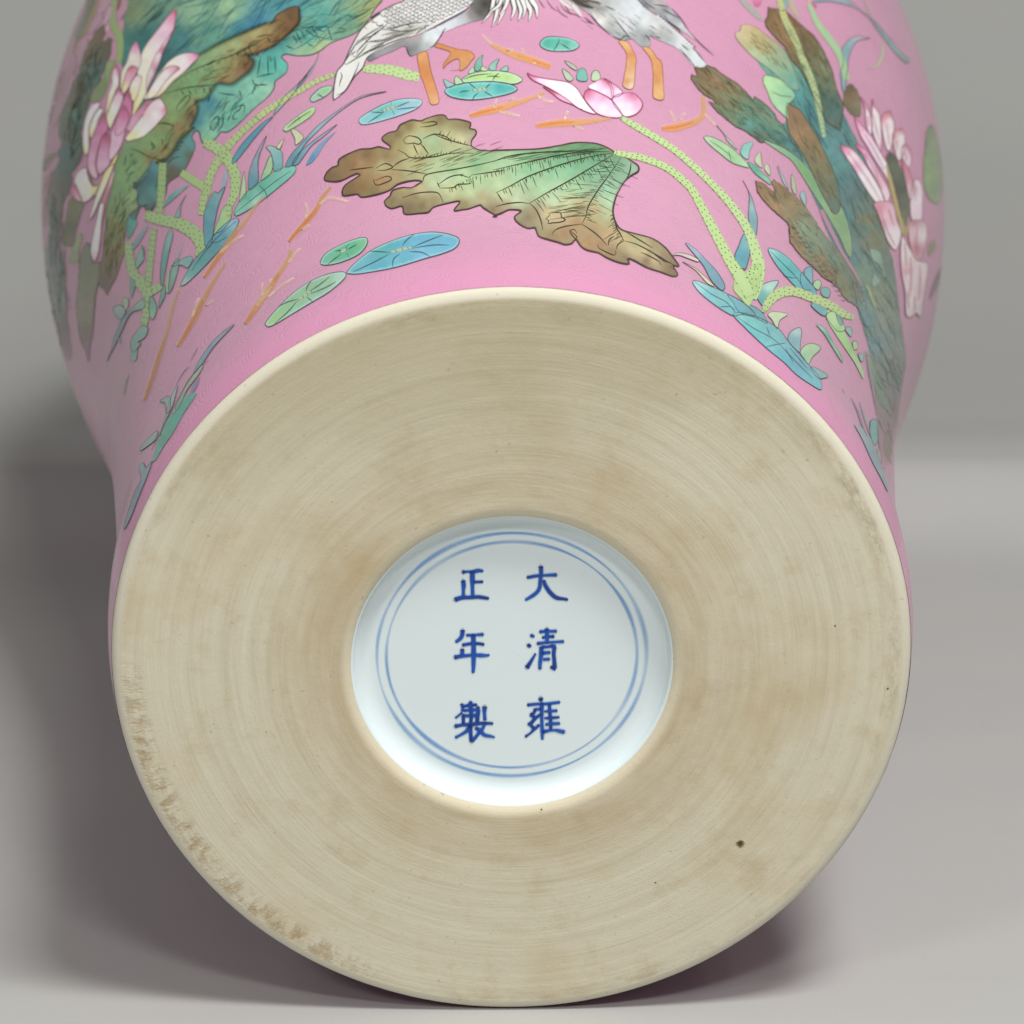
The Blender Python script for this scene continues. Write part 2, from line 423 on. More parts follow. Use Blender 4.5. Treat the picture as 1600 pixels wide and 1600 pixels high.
def fill(name, parent, z, outline, cols, layer, smooth=True, edge=None, soft=0.0, jag=0.0, step=4.5, alpha=1.0, fade=None, pw=2.6, mott=.07, bvh=None, mat=None):
    poly = z(outline) if isinstance(outline, str) else np.asarray(outline, float)
    poly = cat(poly) if smooth else poly
    if jag:
        rg = np.random.RandomState(int(abs(poly.sum())) % 9999)
        den = []
        for p, q in zip(poly, np.roll(poly, -1, 0)):
            k = max(1, int(np.linalg.norm(q-p)/3.5))
            for j in range(k): den.append(p+(q-p)*j/k + (rg.uniform(-jag, jag, 2)))
        poly = np.array(den)
    # drop doubled points
    keep = [0]
    for i in range(1, len(poly)):
        if np.linalg.norm(poly[i]-poly[keep[-1]]) > .35: keep.append(i)
    if np.linalg.norm(poly[keep[-1]]-poly[keep[0]]) < .35: keep.pop()
    poly = poly[keep]
    lo_, hi_ = poly.min(0), poly.max(0)
    gx, gy = np.meshgrid(np.arange(lo_[0]+step/2, hi_[0], step), np.arange(lo_[1]+step/2, hi_[1], step))
    gx = gx + (np.arange(gx.shape[0]) % 2)[:, None]*step/2
    g = np.stack([gx.ravel(), gy.ravel()], 1)
    if len(g):
        g = g[inside(poly, g)]
    if len(g): g = g[edge_dist(poly, g) > 1.2]
    extra = []
    if soft or edge:
        w = soft or edge[1]
        c0 = poly
        nrm = np.roll(poly, -1, 0)-np.roll(poly, 1, 0); nl = np.hypot(*nrm.T)[:, None]+1e-9
        nrm = np.stack([-nrm[:, 1], nrm[:, 0]], 1)/nl
        for sgn in (1, -1):
            q = poly+nrm*sgn*w
            m = inside(poly, q)
            q = q[m]
            if len(q): extra.append(q[edge_dist(poly, q) > w*.7])
    pts = np.concatenate([poly, g] + extra) if len(g) or extra else poly
    n = len(poly)
    v2, _, fs, *_r = delaunay_2d_cdt([Vector(p) for p in pts], [(i, (i+1) % n) for i in range(n)], [], 1, 1e-4)
    v2 = np.array([(p.x, p.y) for p in v2])
    if len(fs) == 0: return None
    fc = [tuple(f) for f in fs]
    cen = np.array([v2[list(f)].mean(0) for f in fc]); m = inside(poly, cen)
    fc = [f for f, k in zip(fc, m) if k]
    sm = samples(z, cols)
    d = np.hypot(v2[:, None, 0]-sm[None, :, 0], v2[:, None, 1]-sm[None, :, 1])+4.0
    w = d**-pw; w /= w.sum(1)[:, None]
    c = w@sm[:, 2:]
    c *= (1+mott*vnoise(v2[:, 0], v2[:, 1], .35)+mott*.8*vnoise(v2[:, 0]+31, v2[:, 1]-17, .11))[:, None]
    de = edge_dist(poly, v2)
    if edge:
        ec = np.array(lin(hx(edge[0]))); k = (np.clip(1-de/edge[1], 0, 1)*edge[2])[:, None]
        c = c*(1-k)+ec*k
    al = np.full(len(v2), alpha)
    if soft: al *= np.clip(de/soft, 0, 1)
    if fade is not None:          # fade = (x0,y0,x1,y1): opaque at the first point, gone at the second (photo pixels)
        x0, y0, x1, y1 = fade; ee = np.array([x1-x0, y1-y0]); t = ((v2-(x0, y0))@ee)/(ee@ee)
        al *= np.clip(1-t, 0, 1)
    return build(name, parent, v2, fc, np.concatenate([np.clip(c, 0, .95), al[:, None]], 1), layer, mat, bvh)

class Ink:
    """A set of brush lines that belong together; becomes one mesh."""
    def __init__(s): s.v = []; s.f = []; s.c = []; s.j = []; s.k = 0
    def line(s, pts, w, colr='3c3230', taper=.35, smooth=True, alpha=.9, soft=.45, w2=None, prof=None, col2=None, a2=None, z=None):
        p = z(pts) if isinstance(pts, str) else np.asarray(pts, float)
        if smooth and len(p) > 2: p = cat(p, False, 6)
        else:
            q = [p[0]]
            for a, b in zip(p, p[1:]):
                k = max(1, int(np.linalg.norm(b-a)/5))
                q += [a+(b-a)*(j+1)/k for j in range(k)]
            p = np.array(q)
        t = np.gradient(p, axis=0); t /= (np.hypot(*t.T)[:, None]+1e-9)
        nr = np.stack([-t[:, 1], t[:, 0]], 1); m = len(p)
        u = np.linspace(0, 1, m)
        if prof is not None: ww = np.interp(u, np.linspace(0, 1, len(prof)), prof)
        else:
            ww = (w + ((w2 if w2 is not None else w)-w)*u)*(1.05 if w < 2.3 else 1)
            if taper: ww = ww*np.clip(np.minimum(u, 1-u)/taper*.85+.15, 0, 1)
        ca = np.array(lin(hx(colr))); cb = np.array(lin(hx(col2))) if col2 else ca
        g = np.array([glow(x, y) for x, y in p])
        base = len(s.v); s.k += 1; jit = (s.k % 12)*1.3e-6
        for i in range(m):
            cc = np.clip((ca+(cb-ca)*u[i])/g[i], 0, .92); aa = alpha if a2 is None else alpha+(a2-alpha)*u[i]
            hw = ww[i]/2
            for off, al in ((-hw-soft, 0), (-hw+soft*.6 if hw > soft*.6 else 0, aa), (hw-soft*.6 if hw > soft*.6 else 0, aa), (hw+soft, 0)):
                s.v.append(p[i]+nr[i]*off); s.c.append((*cc, al)); s.j.append(jit)
        for i in range(m-1):
            a = base+4*i
            for q in range(3): s.f.append((a+q, a+q+1, a+q+5, a+q+4))
        return s
    def dot(s, x, y, r, colr='3c3230', alpha=.9, sx=1.0, sy=1.0):
        ca = np.minimum(np.array(lin(hx(colr)))/glow(x, y), .92); b = len(s.v); s.k += 1; jit = (s.k % 12)*1.3e-6
        s.v.append(np.array((x, y))); s.c.append((*ca, alpha)); s.j.append(jit)
        for k in range(8):
            a = k*math.pi/4; s.v.append(np.array((x+r*sx*math.cos(a), y+r*sy*math.sin(a)))); s.c.append((*ca, alpha*.35)); s.j.append(jit)
        for k in range(8): s.f.append((b, b+1+k, b+1+(k+1) % 8))
        return s
    def flush(s, name, parent, layer, mat=None, bvh=None):
        if not s.f: return None
        return build(name, parent, np.array(s.v), s.f, s.c, layer, mat, bvh, s.j)

def outline(z, pts, w=1.5, colr='4a3c3c', closed=True, jag=0, alpha=.85, ink=None):
    p = z(pts) if isinstance(pts, str) else np.asarray(pts)
    p = cat(p, closed)
    if closed: p = np.concatenate([p, p[:1]])
    ink = ink or Ink()
    # uneven pressure of the brush
    n = max(6, len(p)//6); rg = np.random.RandomState(int(abs(p.sum())) % 9999)
    ink.line(p, w, colr, smooth=False, taper=0, alpha=alpha*.88, prof=rg.uniform(w*.35, w*1.2, n))
    return ink

def leaf(name, z, pts, cols, layer, line='46444a', lw=1.2, soft=0.0, parent=None, vein=None, alpha=1.0, fade=None, label=None, edge=None, **kw):
    o = fill(name, parent or vase, z, pts, cols, layer, soft=soft, alpha=alpha, fade=fade, edge=edge, **kw)
    if o is None: return None
    if label: o['label'] = label
    if line:
        ink = outline(z, pts, lw, line, ink=Ink(), alpha=.75*alpha)
        for v in (vein or []): ink.line(z(v), lw*.9, line, alpha=.7)
        ink.flush('outline', o, layer+.5)
    return o

# ------------------------------------------------------------------ the mark in the well
for q, wd in ((.3415, .0052), (.3175, .0048)):
    n = 180; v = []; f = []; c = []
    rg = np.random.RandomState(int(q*1000))
    ph = rg.uniform(0, 6.28, 6)
    for i in range(n):
        a = i/n*2*math.pi
        k = 1+.25*math.sin(3*a+ph[0])+.2*math.sin(7*a+ph[1]); al = .46+.14*math.sin(2*a+ph[2])+.1*math.sin(9*a+ph[3])
        for d, m in ((-2.6, 0.0), (-.5, 1), (.5, 1), (2.6, 0.0)):
            R = q + d*wd*.5*k
            v.append((R*U*math.cos(a), R*U*math.sin(a), .0575*U - 5e-5)); c.append((*lin((104, 160, 222)), al*m))
    for i in range(n):
        j = (i+1) % n
        for m in range(3): f.append((4*i+m, 4*i+m+1, 4*j+m+1, 4*j+m))
    o = mesh_obj('double_ring_line', v, [tuple(reversed(t)) for t in f], M_COBALT, vase)
    at = o.data.color_attributes.new('Col', 'FLOAT_COLOR', 'POINT'); at.data.foreach_set('color', np.asarray(c, np.float32).ravel())

def glyph(ox, oy, strokes):
    z = Z(ox, oy, 17.78)
    halo = Ink()
    for pts, prof in strokes:
        pr = np.array(prof)/17.78
        halo.line(z(pts), 1, '5fa0ea', taper=0, prof=pr+1.8, alpha=.5, soft=2.2)
    first = halo.flush('written_character', vase, 0.2, M_COBALT, BVH_WELL)
    for pts, prof in strokes:
        pr = np.array(prof)/17.78
        k = Ink(); rg = rnd.random()
        k.line(z(pts), 1, '0048b0', taper=0, prof=pr*1.04, alpha=.95, soft=.95, col2='00368c' if rg > .5 else '0a5cc4')
        e = z(pts)
        k.dot(*e[0], pr[0]*.62, '00256a', .45); k.dot(*e[-1], pr[-1]*.62, '00256a', .45)
        k.flush('brush_stroke', first, 1.5+.25*strokes.index((pts, prof)), M_COBALT, BVH_WELL)

glyph(695, 870, [   # zheng
 ('490,425 620,410 760,410 960,380 1060,395', [95, 40, 60, 95, 60]),
 ('765,420 765,700 770,900 775,1110', [110, 115, 75, 85]),
 ('800,695 920,695 1060,690', [60, 55, 55]),
 ('505,650 525,780 515,950 515,1110', [95, 105, 65, 75]),
 ('280,1190 480,1130 760,1125 930,1110 1220,1155', [110, 90, 75, 85, 60])])
glyph(695, 970, [   # nian
 ('490,250 490,360 440,480 300,590', [105, 95, 85, 55]),
 ('600,400 800,390 1070,375', [60, 50, 80]),
 ('490,670 700,635 950,630 1090,660', [75, 65, 65, 65]),
 ('485,780 485,880 485,980', [95, 90, 95]),
 ('270,1010 480,975 800,950 1000,955 1150,960 1240,945', [100, 75, 70, 60, 95, 40]),
 ('790,400 800,700 800,1050 795,1300 785,1440', [110, 105, 115, 95, 60])])
glyph(695, 1080, [  # zhi
 ('465,345 490,420 485,560', [70, 55, 50]), ('485,590 400,660 290,745', [40, 40, 35]),
 ('510,420 700,385 890,375', [60, 75, 60]), ('520,535 700,520 930,510', [60, 70, 85]),
 ('490,670 700,680 910,660', [80, 65, 100]), ('515,690 515,900', [80, 65]), ('915,420 935,520 910,690 900,880', [70, 90, 100, 80]),
 ('710,280 725,520 735,700 720,860', [80, 95, 80, 75]), ('1110,420 1100,560 1115,800', [115, 70, 75]),
 ('280,970 500,930 720,920 950,890 1200,885 1340,895', [95, 60, 95, 85, 70, 50]),
 ('720,940 690,1000 580,1120 430,1210 290,1285', [100, 95, 70, 50, 55]),
 ('710,1000 720,1200 745,1390', [100, 80, 100]), ('745,1385 850,1280 970,1120 1070,1000 1100,890', [80, 70, 75, 65, 75]),
 ('850,1010 980,1090 1100,1210 1250,1240 1390,1280', [75, 95, 85, 65, 25])])
glyph(810, 870, [   # da
 ('240,570 330,560 480,530 800,510 1060,500', [70, 70, 45, 65, 85]),
 ('620,260 630,400 605,700 580,880 460,1030 190,1200', [105, 85, 85, 85, 80, 45]),
 ('700,650 740,770 850,950 1000,1100 1120,1150 1250,1165 1370,1190', [75, 90, 95, 100, 90, 65, 55])])
glyph(810, 970, [   # qing
 ('340,395 440,440', [80, 55]), ('250,660 340,710', [80, 80]), ('480,900 400,1040 300,1200 230,1300', [30, 50, 80, 110]),
 ('590,300 800,290 1060,285', [75, 55, 75]), ('660,465 800,440 990,430', [55, 60, 80]), ('520,630 750,600 1000,585 1260,570', [75, 55, 50, 65]),
 ('790,210 795,420 795,600', [100, 85, 75]), ('640,720 630,950 600,1200 600,1340', [100, 100, 85, 70]),
 ('660,725 830,715 990,700 980,900 1000,1150 1000,1330 900,1260', [75, 55, 100, 85, 85, 100, 60]),
 ('680,890 780,880 880,875', [90, 70, 70]), ('690,1070 780,1060 870,1060', [55, 65, 65])])
glyph(810, 1080, [  # yong
 ('610,180 640,270', [115, 80]), ('250,380 500,355 800,345 1150,300', [70, 60, 65, 60]),
 ('650,330 650,500 650,800 660,1080 665,1340', [95, 85, 70, 85, 45]), ('470,480 430,600 350,650', [75, 70, 65]), ('330,640 470,740', [80, 75]),
 ('620,490 480,500', [60, 55]), ('620,640 480,740 330,910', [60, 75, 75]), ('270,890 350,940 440,1050', [70, 70, 75]), ('580,930 440,1050 330,1160 190,1260', [60, 70, 30, 55]),
 ('860,370 870,540 885,720 895,900 900,1080', [75, 70, 75, 70, 65]), ('720,560 880,545 1080,535', [35, 65, 55]), ('720,745 880,735 1140,715', [35, 70, 40]),
 ('750,925 900,900 1150,890', [50, 75, 60]), ('690,1120 880,1080 1060,1080 1180,1110 1280,1130', [95, 60, 45, 80, 90])])

# the little fire hole in the clay
pit_c = VMI @ (VM @ Vector((0, 0, 0)))
def on_foot(px, py):
    d = ray(px, py); t = -CAM_L.z/d.z
    return CAM_L + d*t
for (px, py, rr) in ((1157, 1318, 4.2), (1305, 978, 1.0), (1387, 1076, 1.3), (1024, 1379, 1.0), (846, 1265, 1.2)):
    p = on_foot(px, py); s = rr/F*DIST*U
    rg = np.random.RandomState(int(px)); v = [(p.x, p.y, p.z + s*.7)]; n = 11; c = [(*lin((52, 40, 26)), 1)]
    for k, (q, zz, cc) in enumerate(((.55, .35*s, (70, 54, 34)), (1.0, -3e-5, (112, 88, 54)), (1.9, -2.5e-5, (150, 124, 80)))):
        for i in range(n):
            a = i/n*2*math.pi; w = q*(1+.35*rg.uniform(-1, 1))
            v.append((p.x+s*w*math.cos(a), p.y+s*w*math.sin(a), p.z - 4e-5 if k else p.z-4.5e-5)); c.append((*lin(cc), (1, .9, 0.0)[k]))
    v[0] = (p.x, p.y, p.z-4.5e-5)
    f = [(0, 1+i, 1+(i+1) % n) for i in range(n)]
    for k in range(2): f += [(1+k*n+i, 1+(k+1)*n+i, 1+(k+1)*n+(i+1) % n, 1+k*n+(i+1) % n) for i in range(n)]
    o = mesh_obj('fire_speck', v, [tuple(reversed(t)) for t in f], M_ENAMEL, foot)
    at = o.data.color_attributes.new('Col', 'FLOAT_COLOR', 'POINT'); at.data.foreach_set('color', np.asarray(c, np.float32).ravel())

# ------------------------------------------------------------------ painted motifs, from the back layers to the front
DK = '46403f'
def streaks(ink, z, polypts, n, ang, spread, length, cols, w=1.6, alpha=.5, seed=1, bend=.0):
    poly = cat(z(polypts)) if isinstance(polypts, str) else np.asarray(polypts)
    rg = np.random.RandomState(seed); lo_, hi_ = poly.min(0), poly.max(0); k = 0; tries = 0
    while k < n and tries < n*30:
        tries += 1
        p = rg.uniform(lo_, hi_)
        a = math.radians(ang(p) if callable(ang) else ang)+rg.normal(0, math.radians(spread)); l = length*rg.uniform(.5, 1.4)
        d = np.array((math.cos(a), math.sin(a))); nn = np.array((-d[1], d[0]))
        q = np.array([p-d*l/2, p+nn*bend*l*rg.uniform(-1, 1), p+d*l/2])
        if inside(poly, q).all():
            ink.line(q, w*rg.uniform(.5, 1.5), cols[rg.randint(len(cols))], alpha=alpha*rg.uniform(.5, 1.1), taper=.45, soft=.8); k += 1
    return ink

# ---- left: the great teal lotus leaf behind everything
TEAL = [(205,-40),(420,-40),(600,-40),(598,0)]
TEAL = np.concatenate([np.array(TEAL, float), G('1500,100 1400,260 1280,390 1150,460 940,540 800,640 680,690 520,700 380,680 320,715 390,790 400,860 360,930 240,1020 235,1090 180,1180 100,1260 0,1340'),
    D('1200,60 1100,150 1000,215 930,210 850,300 780,350 720,365 680,320 650,210 620,190 560,270 600,350 590,440 540,560 470,690 380,770 260,860 230,1000 100,1150 30,1230'),
    PXL('222,322 212,345 203,370 199,372 198,340 200,300 205,250 215,200 205,150 193,110 190,96 189,75 194,37')])
teal = fill('lotus_leaf', vase, PXL, TEAL, '210,20,7a9468 230,60,2f7a78 250,90,2a6a70 300,20,8fbf9a 330,50,5aa38c 360,20,9ccb98 375,45,2f8fa4 400,40,2f86a8 420,60,2d7f9c 450,20,3d98a8 500,30,56b0a4 540,30,6fa88c 570,20,9aa862 580,25,a8b070 480,60,4fb39c 470,80,9cc79c 500,75,b2c890 440,70,4aa7a0 430,100,45b8a8 420,115,58c0ae 440,95,5cc2b4 400,140,86cdb0 420,140,9ad6b8 360,170,78c8a8 345,190,66bda6 330,200,86ccaa 310,190,3f98a4 330,160,358fa6 345,150,6dbba4 320,222,8fce9c 300,225,4f9aa0 285,245,4c9490 295,245,6a6a48 270,275,66604a 250,300,3f8488 240,310,2f6e78 225,330,4a5a4a 210,350,2f8f88 280,60,3f8a8a 215,75,1f7f7c 196,80,2a8a80 205,140,3a7f70', 0, smooth=True, soft=0, edge=('2a5a58', 2.2, .35), mott=.12, pw=3.2)
teal['label'] = 'large teal lotus leaf behind the pale lotus'
k = Ink()
def tang(p): return math.degrees(math.atan2(p[1]-150, p[0]-200))
streaks(k, PXL, TEAL[:14].tolist()+[(240, 90), (200, 60)], 150, -42, 12, 46, ['1d5f78', '2a7f98', '175a66', '8ccaa8', 'a9d8a4', '3aa0a0', '12505c'], 2.0, .55, 5, .08)
streaks(k, PXL, PXL('400,60 470,20 590,-20 590,10 560,50 520,65 480,70 430,90'), 60, -20, 14, 34, ['2a8f94', '1f6f78', '8fd0b8', '3fae9c'], 1.4, .55, 6, .1)
for s_ in ('60,700 20,950', '150,700 155,940', '235,700 250,910', '180,700 185,780', '210,710 205,770', '0,970 110,940 240,920', '0,1080 60,1060 140,1065', '380,570 430,600 470,610', '650,540 680,570 715,575', '790,480 810,515', '930,430 1000,410 1100,400 1130,380 1090,360 1020,350', '900,360 950,510', '620,370 730,450 860,480', '500,400 570,540', '460,440 520,540', '700,360 780,450', '560,380 620,480', '760,360 850,400', '1150,170 1210,230 1330,180 1440,110', '470,380 700,340 980,340'): k.line(s_, 1.5, '1c4648', z=G)
for s_ in ('1150,1130 1180,1210', '900,1160 1000,1180 1110,1190', '1080,1490 1090,1420 1160,1370 1170,1330 1220,1320 1210,1410', '800,1590 830,1500 890,1460 890,1590', '950,1530 960,1450', '1320,990 1350,1060 1500,1060', '1000,1270 940,1400', '790,1200 760,1290'): k.line(s_, 1.5, '1d4a4a', z=C_)
for s_ in ('800,80 790,150 830,190 880,110 910,30', '930,20 950,100 880,220', '1070,0 1080,55 1140,40'): k.line(s_, 1.5, '1d4a4a', z=D)
for s_ in ('120,620 40,660', '140,660 60,690', '150,700 30,740', '60,850 20,900 60,960 60,1050 20,1110', '420,420 330,440', '440,380 360,400', '470,330 390,360', '250,620 330,540 420,520'): k.line(s_, 1.4, '1d4648', z=D)
outline(PXL, TEAL[3:44], 1.5, '35504e', closed=False, ink=k)
streaks(k, PXL, PXL('320,215 330,165 350,150 400,130 430,110 420,120 380,165 340,205'), 50, -55, 15, 16, ['1f6f74', '2a8a8c', 'a8e0c0', '175a66'], 1.2, .5, 33, .1)
k.flush('vein', teal, .5)

# ---- left: dark leaf at the edge, olive leaves below
dl = leaf('lotus_leaf', PXL, ' '.join('%g,%g' % tuple(p) for p in np.concatenate([A('900,310 920,400 880,540 930,500 1000,480 990,640 950,750 910,850 880,960 830,1050 770,1120 730,1250 720,1290 660,1500 640,1600'),
    B('620,250 640,320 620,560 550,650 500,750 500,850 450,1000 400,1100 360,1300 340,1600'), E_('370,300 420,500 430,800 450,1100 490,1400 500,1600 440,1640 380,1500 300,1300 230,1000 180,700 155,500 200,100'),
    B('220,1400 190,1100 210,900 260,700 330,600 330,450 370,350 330,250'), A('350,1500 400,1250 460,1100 560,950 620,780 680,600 740,500 790,400 830,350')])),
    '160,50,6e5a34 150,60,76602f 165,75,5e5c40 140,85,6a5530 130,110,5c5436 150,110,48746a 145,130,3f7a70 120,140,5f5a3a 110,160,6a6444 120,180,3f7a6e 105,200,54623f 125,210,3d6f62 110,240,35706c 105,260,3a6a6a 120,250,4a5038 100,290,56584a 85,300,665c48 90,330,5c6860 80,360,5f7068 100,350,4d5a48 95,400,56706c 85,440,6a7a72 95,480,7c8c84 105,520,8a908a 112,555,a0989a', 2, line=None, edge=('4a4432', 3, .4), jag=1.6, fade=(100, 470, 118, 590), label='dark brown and teal lotus leaf wrapping round the side')
k = Ink(); streaks(k, PXL, dl and PXL('140,80 160,70 150,120 130,170 115,240 100,250 108,180 125,120'), 40, 105, 8, 26, ['2c4a44', '5a4a28', '6aa090', '243c38'], 1.6, .5, 8, .05); streaks(k, PXL, PXL('145,70 160,62 165,80 152,125 138,160 128,215 118,260 98,250 104,190 112,150 128,105'), 110, 108, 12, 16, ['24403c', '3c3420', '7cb0a0', '1c3430', '8c7c4c'], 1.0, .6, 41, .08); streaks(k, PXL, PXL('80,300 100,290 105,400 112,500 95,500 75,400'), 60, 92, 6, 30, ['3c4c48', '54504034'[:6], '8ca49c'], 1.2, .45, 42, .04); k.flush('vein', dl, 2.4)
leaf('lotus_leaf', E_, '700,150 640,220 600,380 590,600 560,850 560,1000 580,1200 620,1400 680,1520 710,1640 725,1450 760,1300 780,1000 800,800 840,600 850,380 810,400 760,390 740,250', '650,400,7c8468 720,500,78825e 680,700,868a66 700,900,92886a 660,1100,8c8468 700,1400,9c8c80 710,1600,b89aa0', 2, line='5a4c40', fade=(137, 500, 139, 570), edge=('6a5c4a', 3, .4), jag=1.3, label='narrow olive leaf hanging below the pale lotus')
leaf('lotus_leaf', B, '530,1000 450,1080 420,1250 370,1500 350,1600 430,1640 520,1640 560,1450 620,1250 660,1120 620,1080', '520,1100,7e7c54 560,1200,707854 450,1400,5c5c3c 480,1550,747046 600,1150,8e8e60', 2, line=None, soft=2)
leaf('stem', E_, '600,20 540,120 480,280 450,390 520,420 590,400 600,250 640,80', '560,250,9ab078 520,370,98a878', 2.2, line=None, soft=2)
leaf('lotus_leaf', A, '950,770 1050,760 1000,900 980,1000 920,1180 850,1270 730,1270 760,1150 880,980', '960,850,8fae6a 880,1100,7fa060 800,1220,8a9868', 2, line=None, soft=1.5)

# ---- left: the green leaf with brown curled tips under the flower
GR = np.concatenate([PXL('300,104 310,88'), C_('640,700 800,600 1000,500 1300,370 1500,290 1600,270'), G('250,200 450,90 540,100 550,200 540,290 450,390 350,480 200,590 60,650'),
    C_('1400,690 1250,690 1340,760 1300,880 1150,1000 1040,1060 880,1050 830,1130 740,1230 620,1270 640,1360 600,1500 540,1590'), D('600,150 480,250 400,330 330,450 230,560 110,600'),
    B('1480,640 1350,800 1300,880 1260,900 1320,950 1310,1080 1330,1150 1220,1250 1180,1400 1160,1600'), E_('1180,200 1120,400 1050,600 990,700 940,810 900,740 850,700 840,560 880,300 910,0'),
    B('920,1500 930,1200 1000,900 1050,600 1150,370'), PXL('200,215 240,160 270,125')])
gr = fill('lotus_leaf', vase, PXL, GR, '315,100,86b47c 340,90,98bc84 370,70,a9bd7c 400,55,b6b070 420,50,a8945c 440,30,8e6a40 455,25,725232 430,60,946c40 410,75,9c7644 445,45,805a34 390,75,a08650 330,115,7ead72 350,105,9aa868 365,100,a89c5c 375,110,90704a 385,105,785634 390,95,7c5a3a 350,125,a58450 310,130,7fb277 300,140,77aa6e 330,140,86b480 320,150,8cba84 290,150,84b070 280,165,8cb474 305,165,a08a50 300,180,7c5c38 270,185,8eae68 280,200,987f4a 260,215,84b06c 240,225,7eae6a 270,215,93884a 255,235,a09050 235,250,9a8a4c 215,250,78a868 200,260,7cad6c 220,270,84b06e 205,290,7fb06e 190,300,7aa868 210,310,92b474 195,340,7c9c5c 190,360,7e7c3e 175,370,76803c 190,385,8c7838 170,400,7c6c3a 175,420,745a3a 165,440,6a5040 215,320,98b47c 200,230,86b07a', 3, edge=('5a4a2c', 2.5, .45), mott=.1, pw=3.2)
gr['label'] = 'green lotus leaf with curled brown tips under the pale lotus'
k = Ink()
for s_ in ('330,1040 560,890 850,770 1100,680 1270,590 1500,470 1600,430', '230,1170 500,1100 760,1070 870,1060', '1240,690 1210,610 1190,640', '1130,640 1140,720', '1050,680 1080,750', '960,720 990,760', '880,750 910,800', '800,790 830,830', '700,830 730,880', '620,870 650,920', '540,920 570,960', '480,950 500,1000', '420,1000 450,1050', '600,1110 620,1180', '700,1090 730,1170', '520,1120 560,1200', '780,1080 800,1160', '430,1130 470,1200', '380,1400 380,1330 500,1200 540,1240 400,1400', '1000,840 1050,860', '780,910 830,950', '1060,750 1050,820', '1340,700 1270,590 1330,520 1400,500', '1500,470 1550,540', '130,1550 230,1540 330,1580'): k.line(s_, 1.5, '3a4a28', z=C_)
for s_ in ('150,100 250,110 340,130', '330,130 320,200', '60,330 70,400 100,410', '190,290 200,380', '80,530 160,560 230,540', '240,360 230,440'): k.line(s_, 1.5, '3a4a28', z=D)
for s_ in ('1230,420 1330,450 1460,520 1520,540 1590,510', '1490,330 1540,400 1480,440', '1200,750 1300,700', '980,1210 1050,1220', '980,1320 1010,1330', '970,1580 1000,1590', '1180,500 1160,640'): k.line(s_, 1.4, '3a4a28', z=B)
for s_ in ('0,470 130,440 200,440', '140,330 280,250 320,260', '190,540 280,500 300,470'): k.line(s_, 1.5, '5a3a1c', z=G)
outline(PXL, GR[3:16], 1.6, '3c2c1c', closed=False, ink=k, alpha=.6)
for s_ in ('640,700 800,600 1000,500 1300,370 1500,290', '1400,690 1250,690 1340,760 1300,880 1150,1000 1040,1060 880,1050 740,1230 620,1270 640,1360 600,1500 540,1590'):  # soft dark strokes below paint the leaf's shadow along its edges
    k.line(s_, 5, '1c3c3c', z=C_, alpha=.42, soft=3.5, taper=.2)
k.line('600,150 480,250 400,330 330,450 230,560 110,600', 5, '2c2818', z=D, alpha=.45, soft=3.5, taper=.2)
for s_ in ('0,670 200,590 350,480 450,390 540,290 550,200 540,100'): k.line(s_, 4, '2c2014', z=G, alpha=.4, soft=3, taper=.2) if 0 else None
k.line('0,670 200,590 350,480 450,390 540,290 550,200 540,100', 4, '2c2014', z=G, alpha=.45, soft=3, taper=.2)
streaks(k, PXL, PXL('165,440 160,400 170,330 185,290 198,300 195,370 180,430'), 50, 100, 8, 18, ['4c3c20', '5c7038', '9c9458', '3c4420'], 1.1, .55, 43, .06)
streaks(k, PXL, PXL('310,100 400,60 450,30 455,45 410,80 380,110 340,130 300,150'), 80, -32, 12, 14, ['3c5428', '6a4018', 'c09850', '2c4c28'], 1.0, .55, 44, .08)
streaks(k, PXL, PXL('200,230 250,230 280,180 330,120 300,200 240,260 205,330 185,420 175,400 190,300'), 60, -58, 14, 16, ['3c6030', '2c4c28', '9cc07c', '6a5428'], 1.3, .5, 31, .1)
k.flush('vein', gr, 3.4)  # holds the veins together with the painted edge shadows
# small wisps of teal foliage
leaf('lotus_leaf', B, '1480,560 1560,590 1600,600 1600,700 1560,900 1600,1000 1530,1150 1460,1240 1420,1180 1450,1120 1370,1150 1330,1100 1340,960 1270,910 1270,830 1350,830 1450,700', '1560,620,4f98a0 1450,800,2c6c78 1350,950,2f7880 1520,950,4a9a94 1480,1180,4a503c 1300,870,2c4a3c 1400,1080,4a9090', 3.6, line=None, soft=1.5, jag=.8)
leaf('lotus_leaf', B, '1220,1250 1190,1330 1180,1450 1200,1560 1270,1480 1330,1330 1260,1300', '1220,1400,2f9088 1280,1400,5ab0a0', 3.6, line=None, soft=1.5)

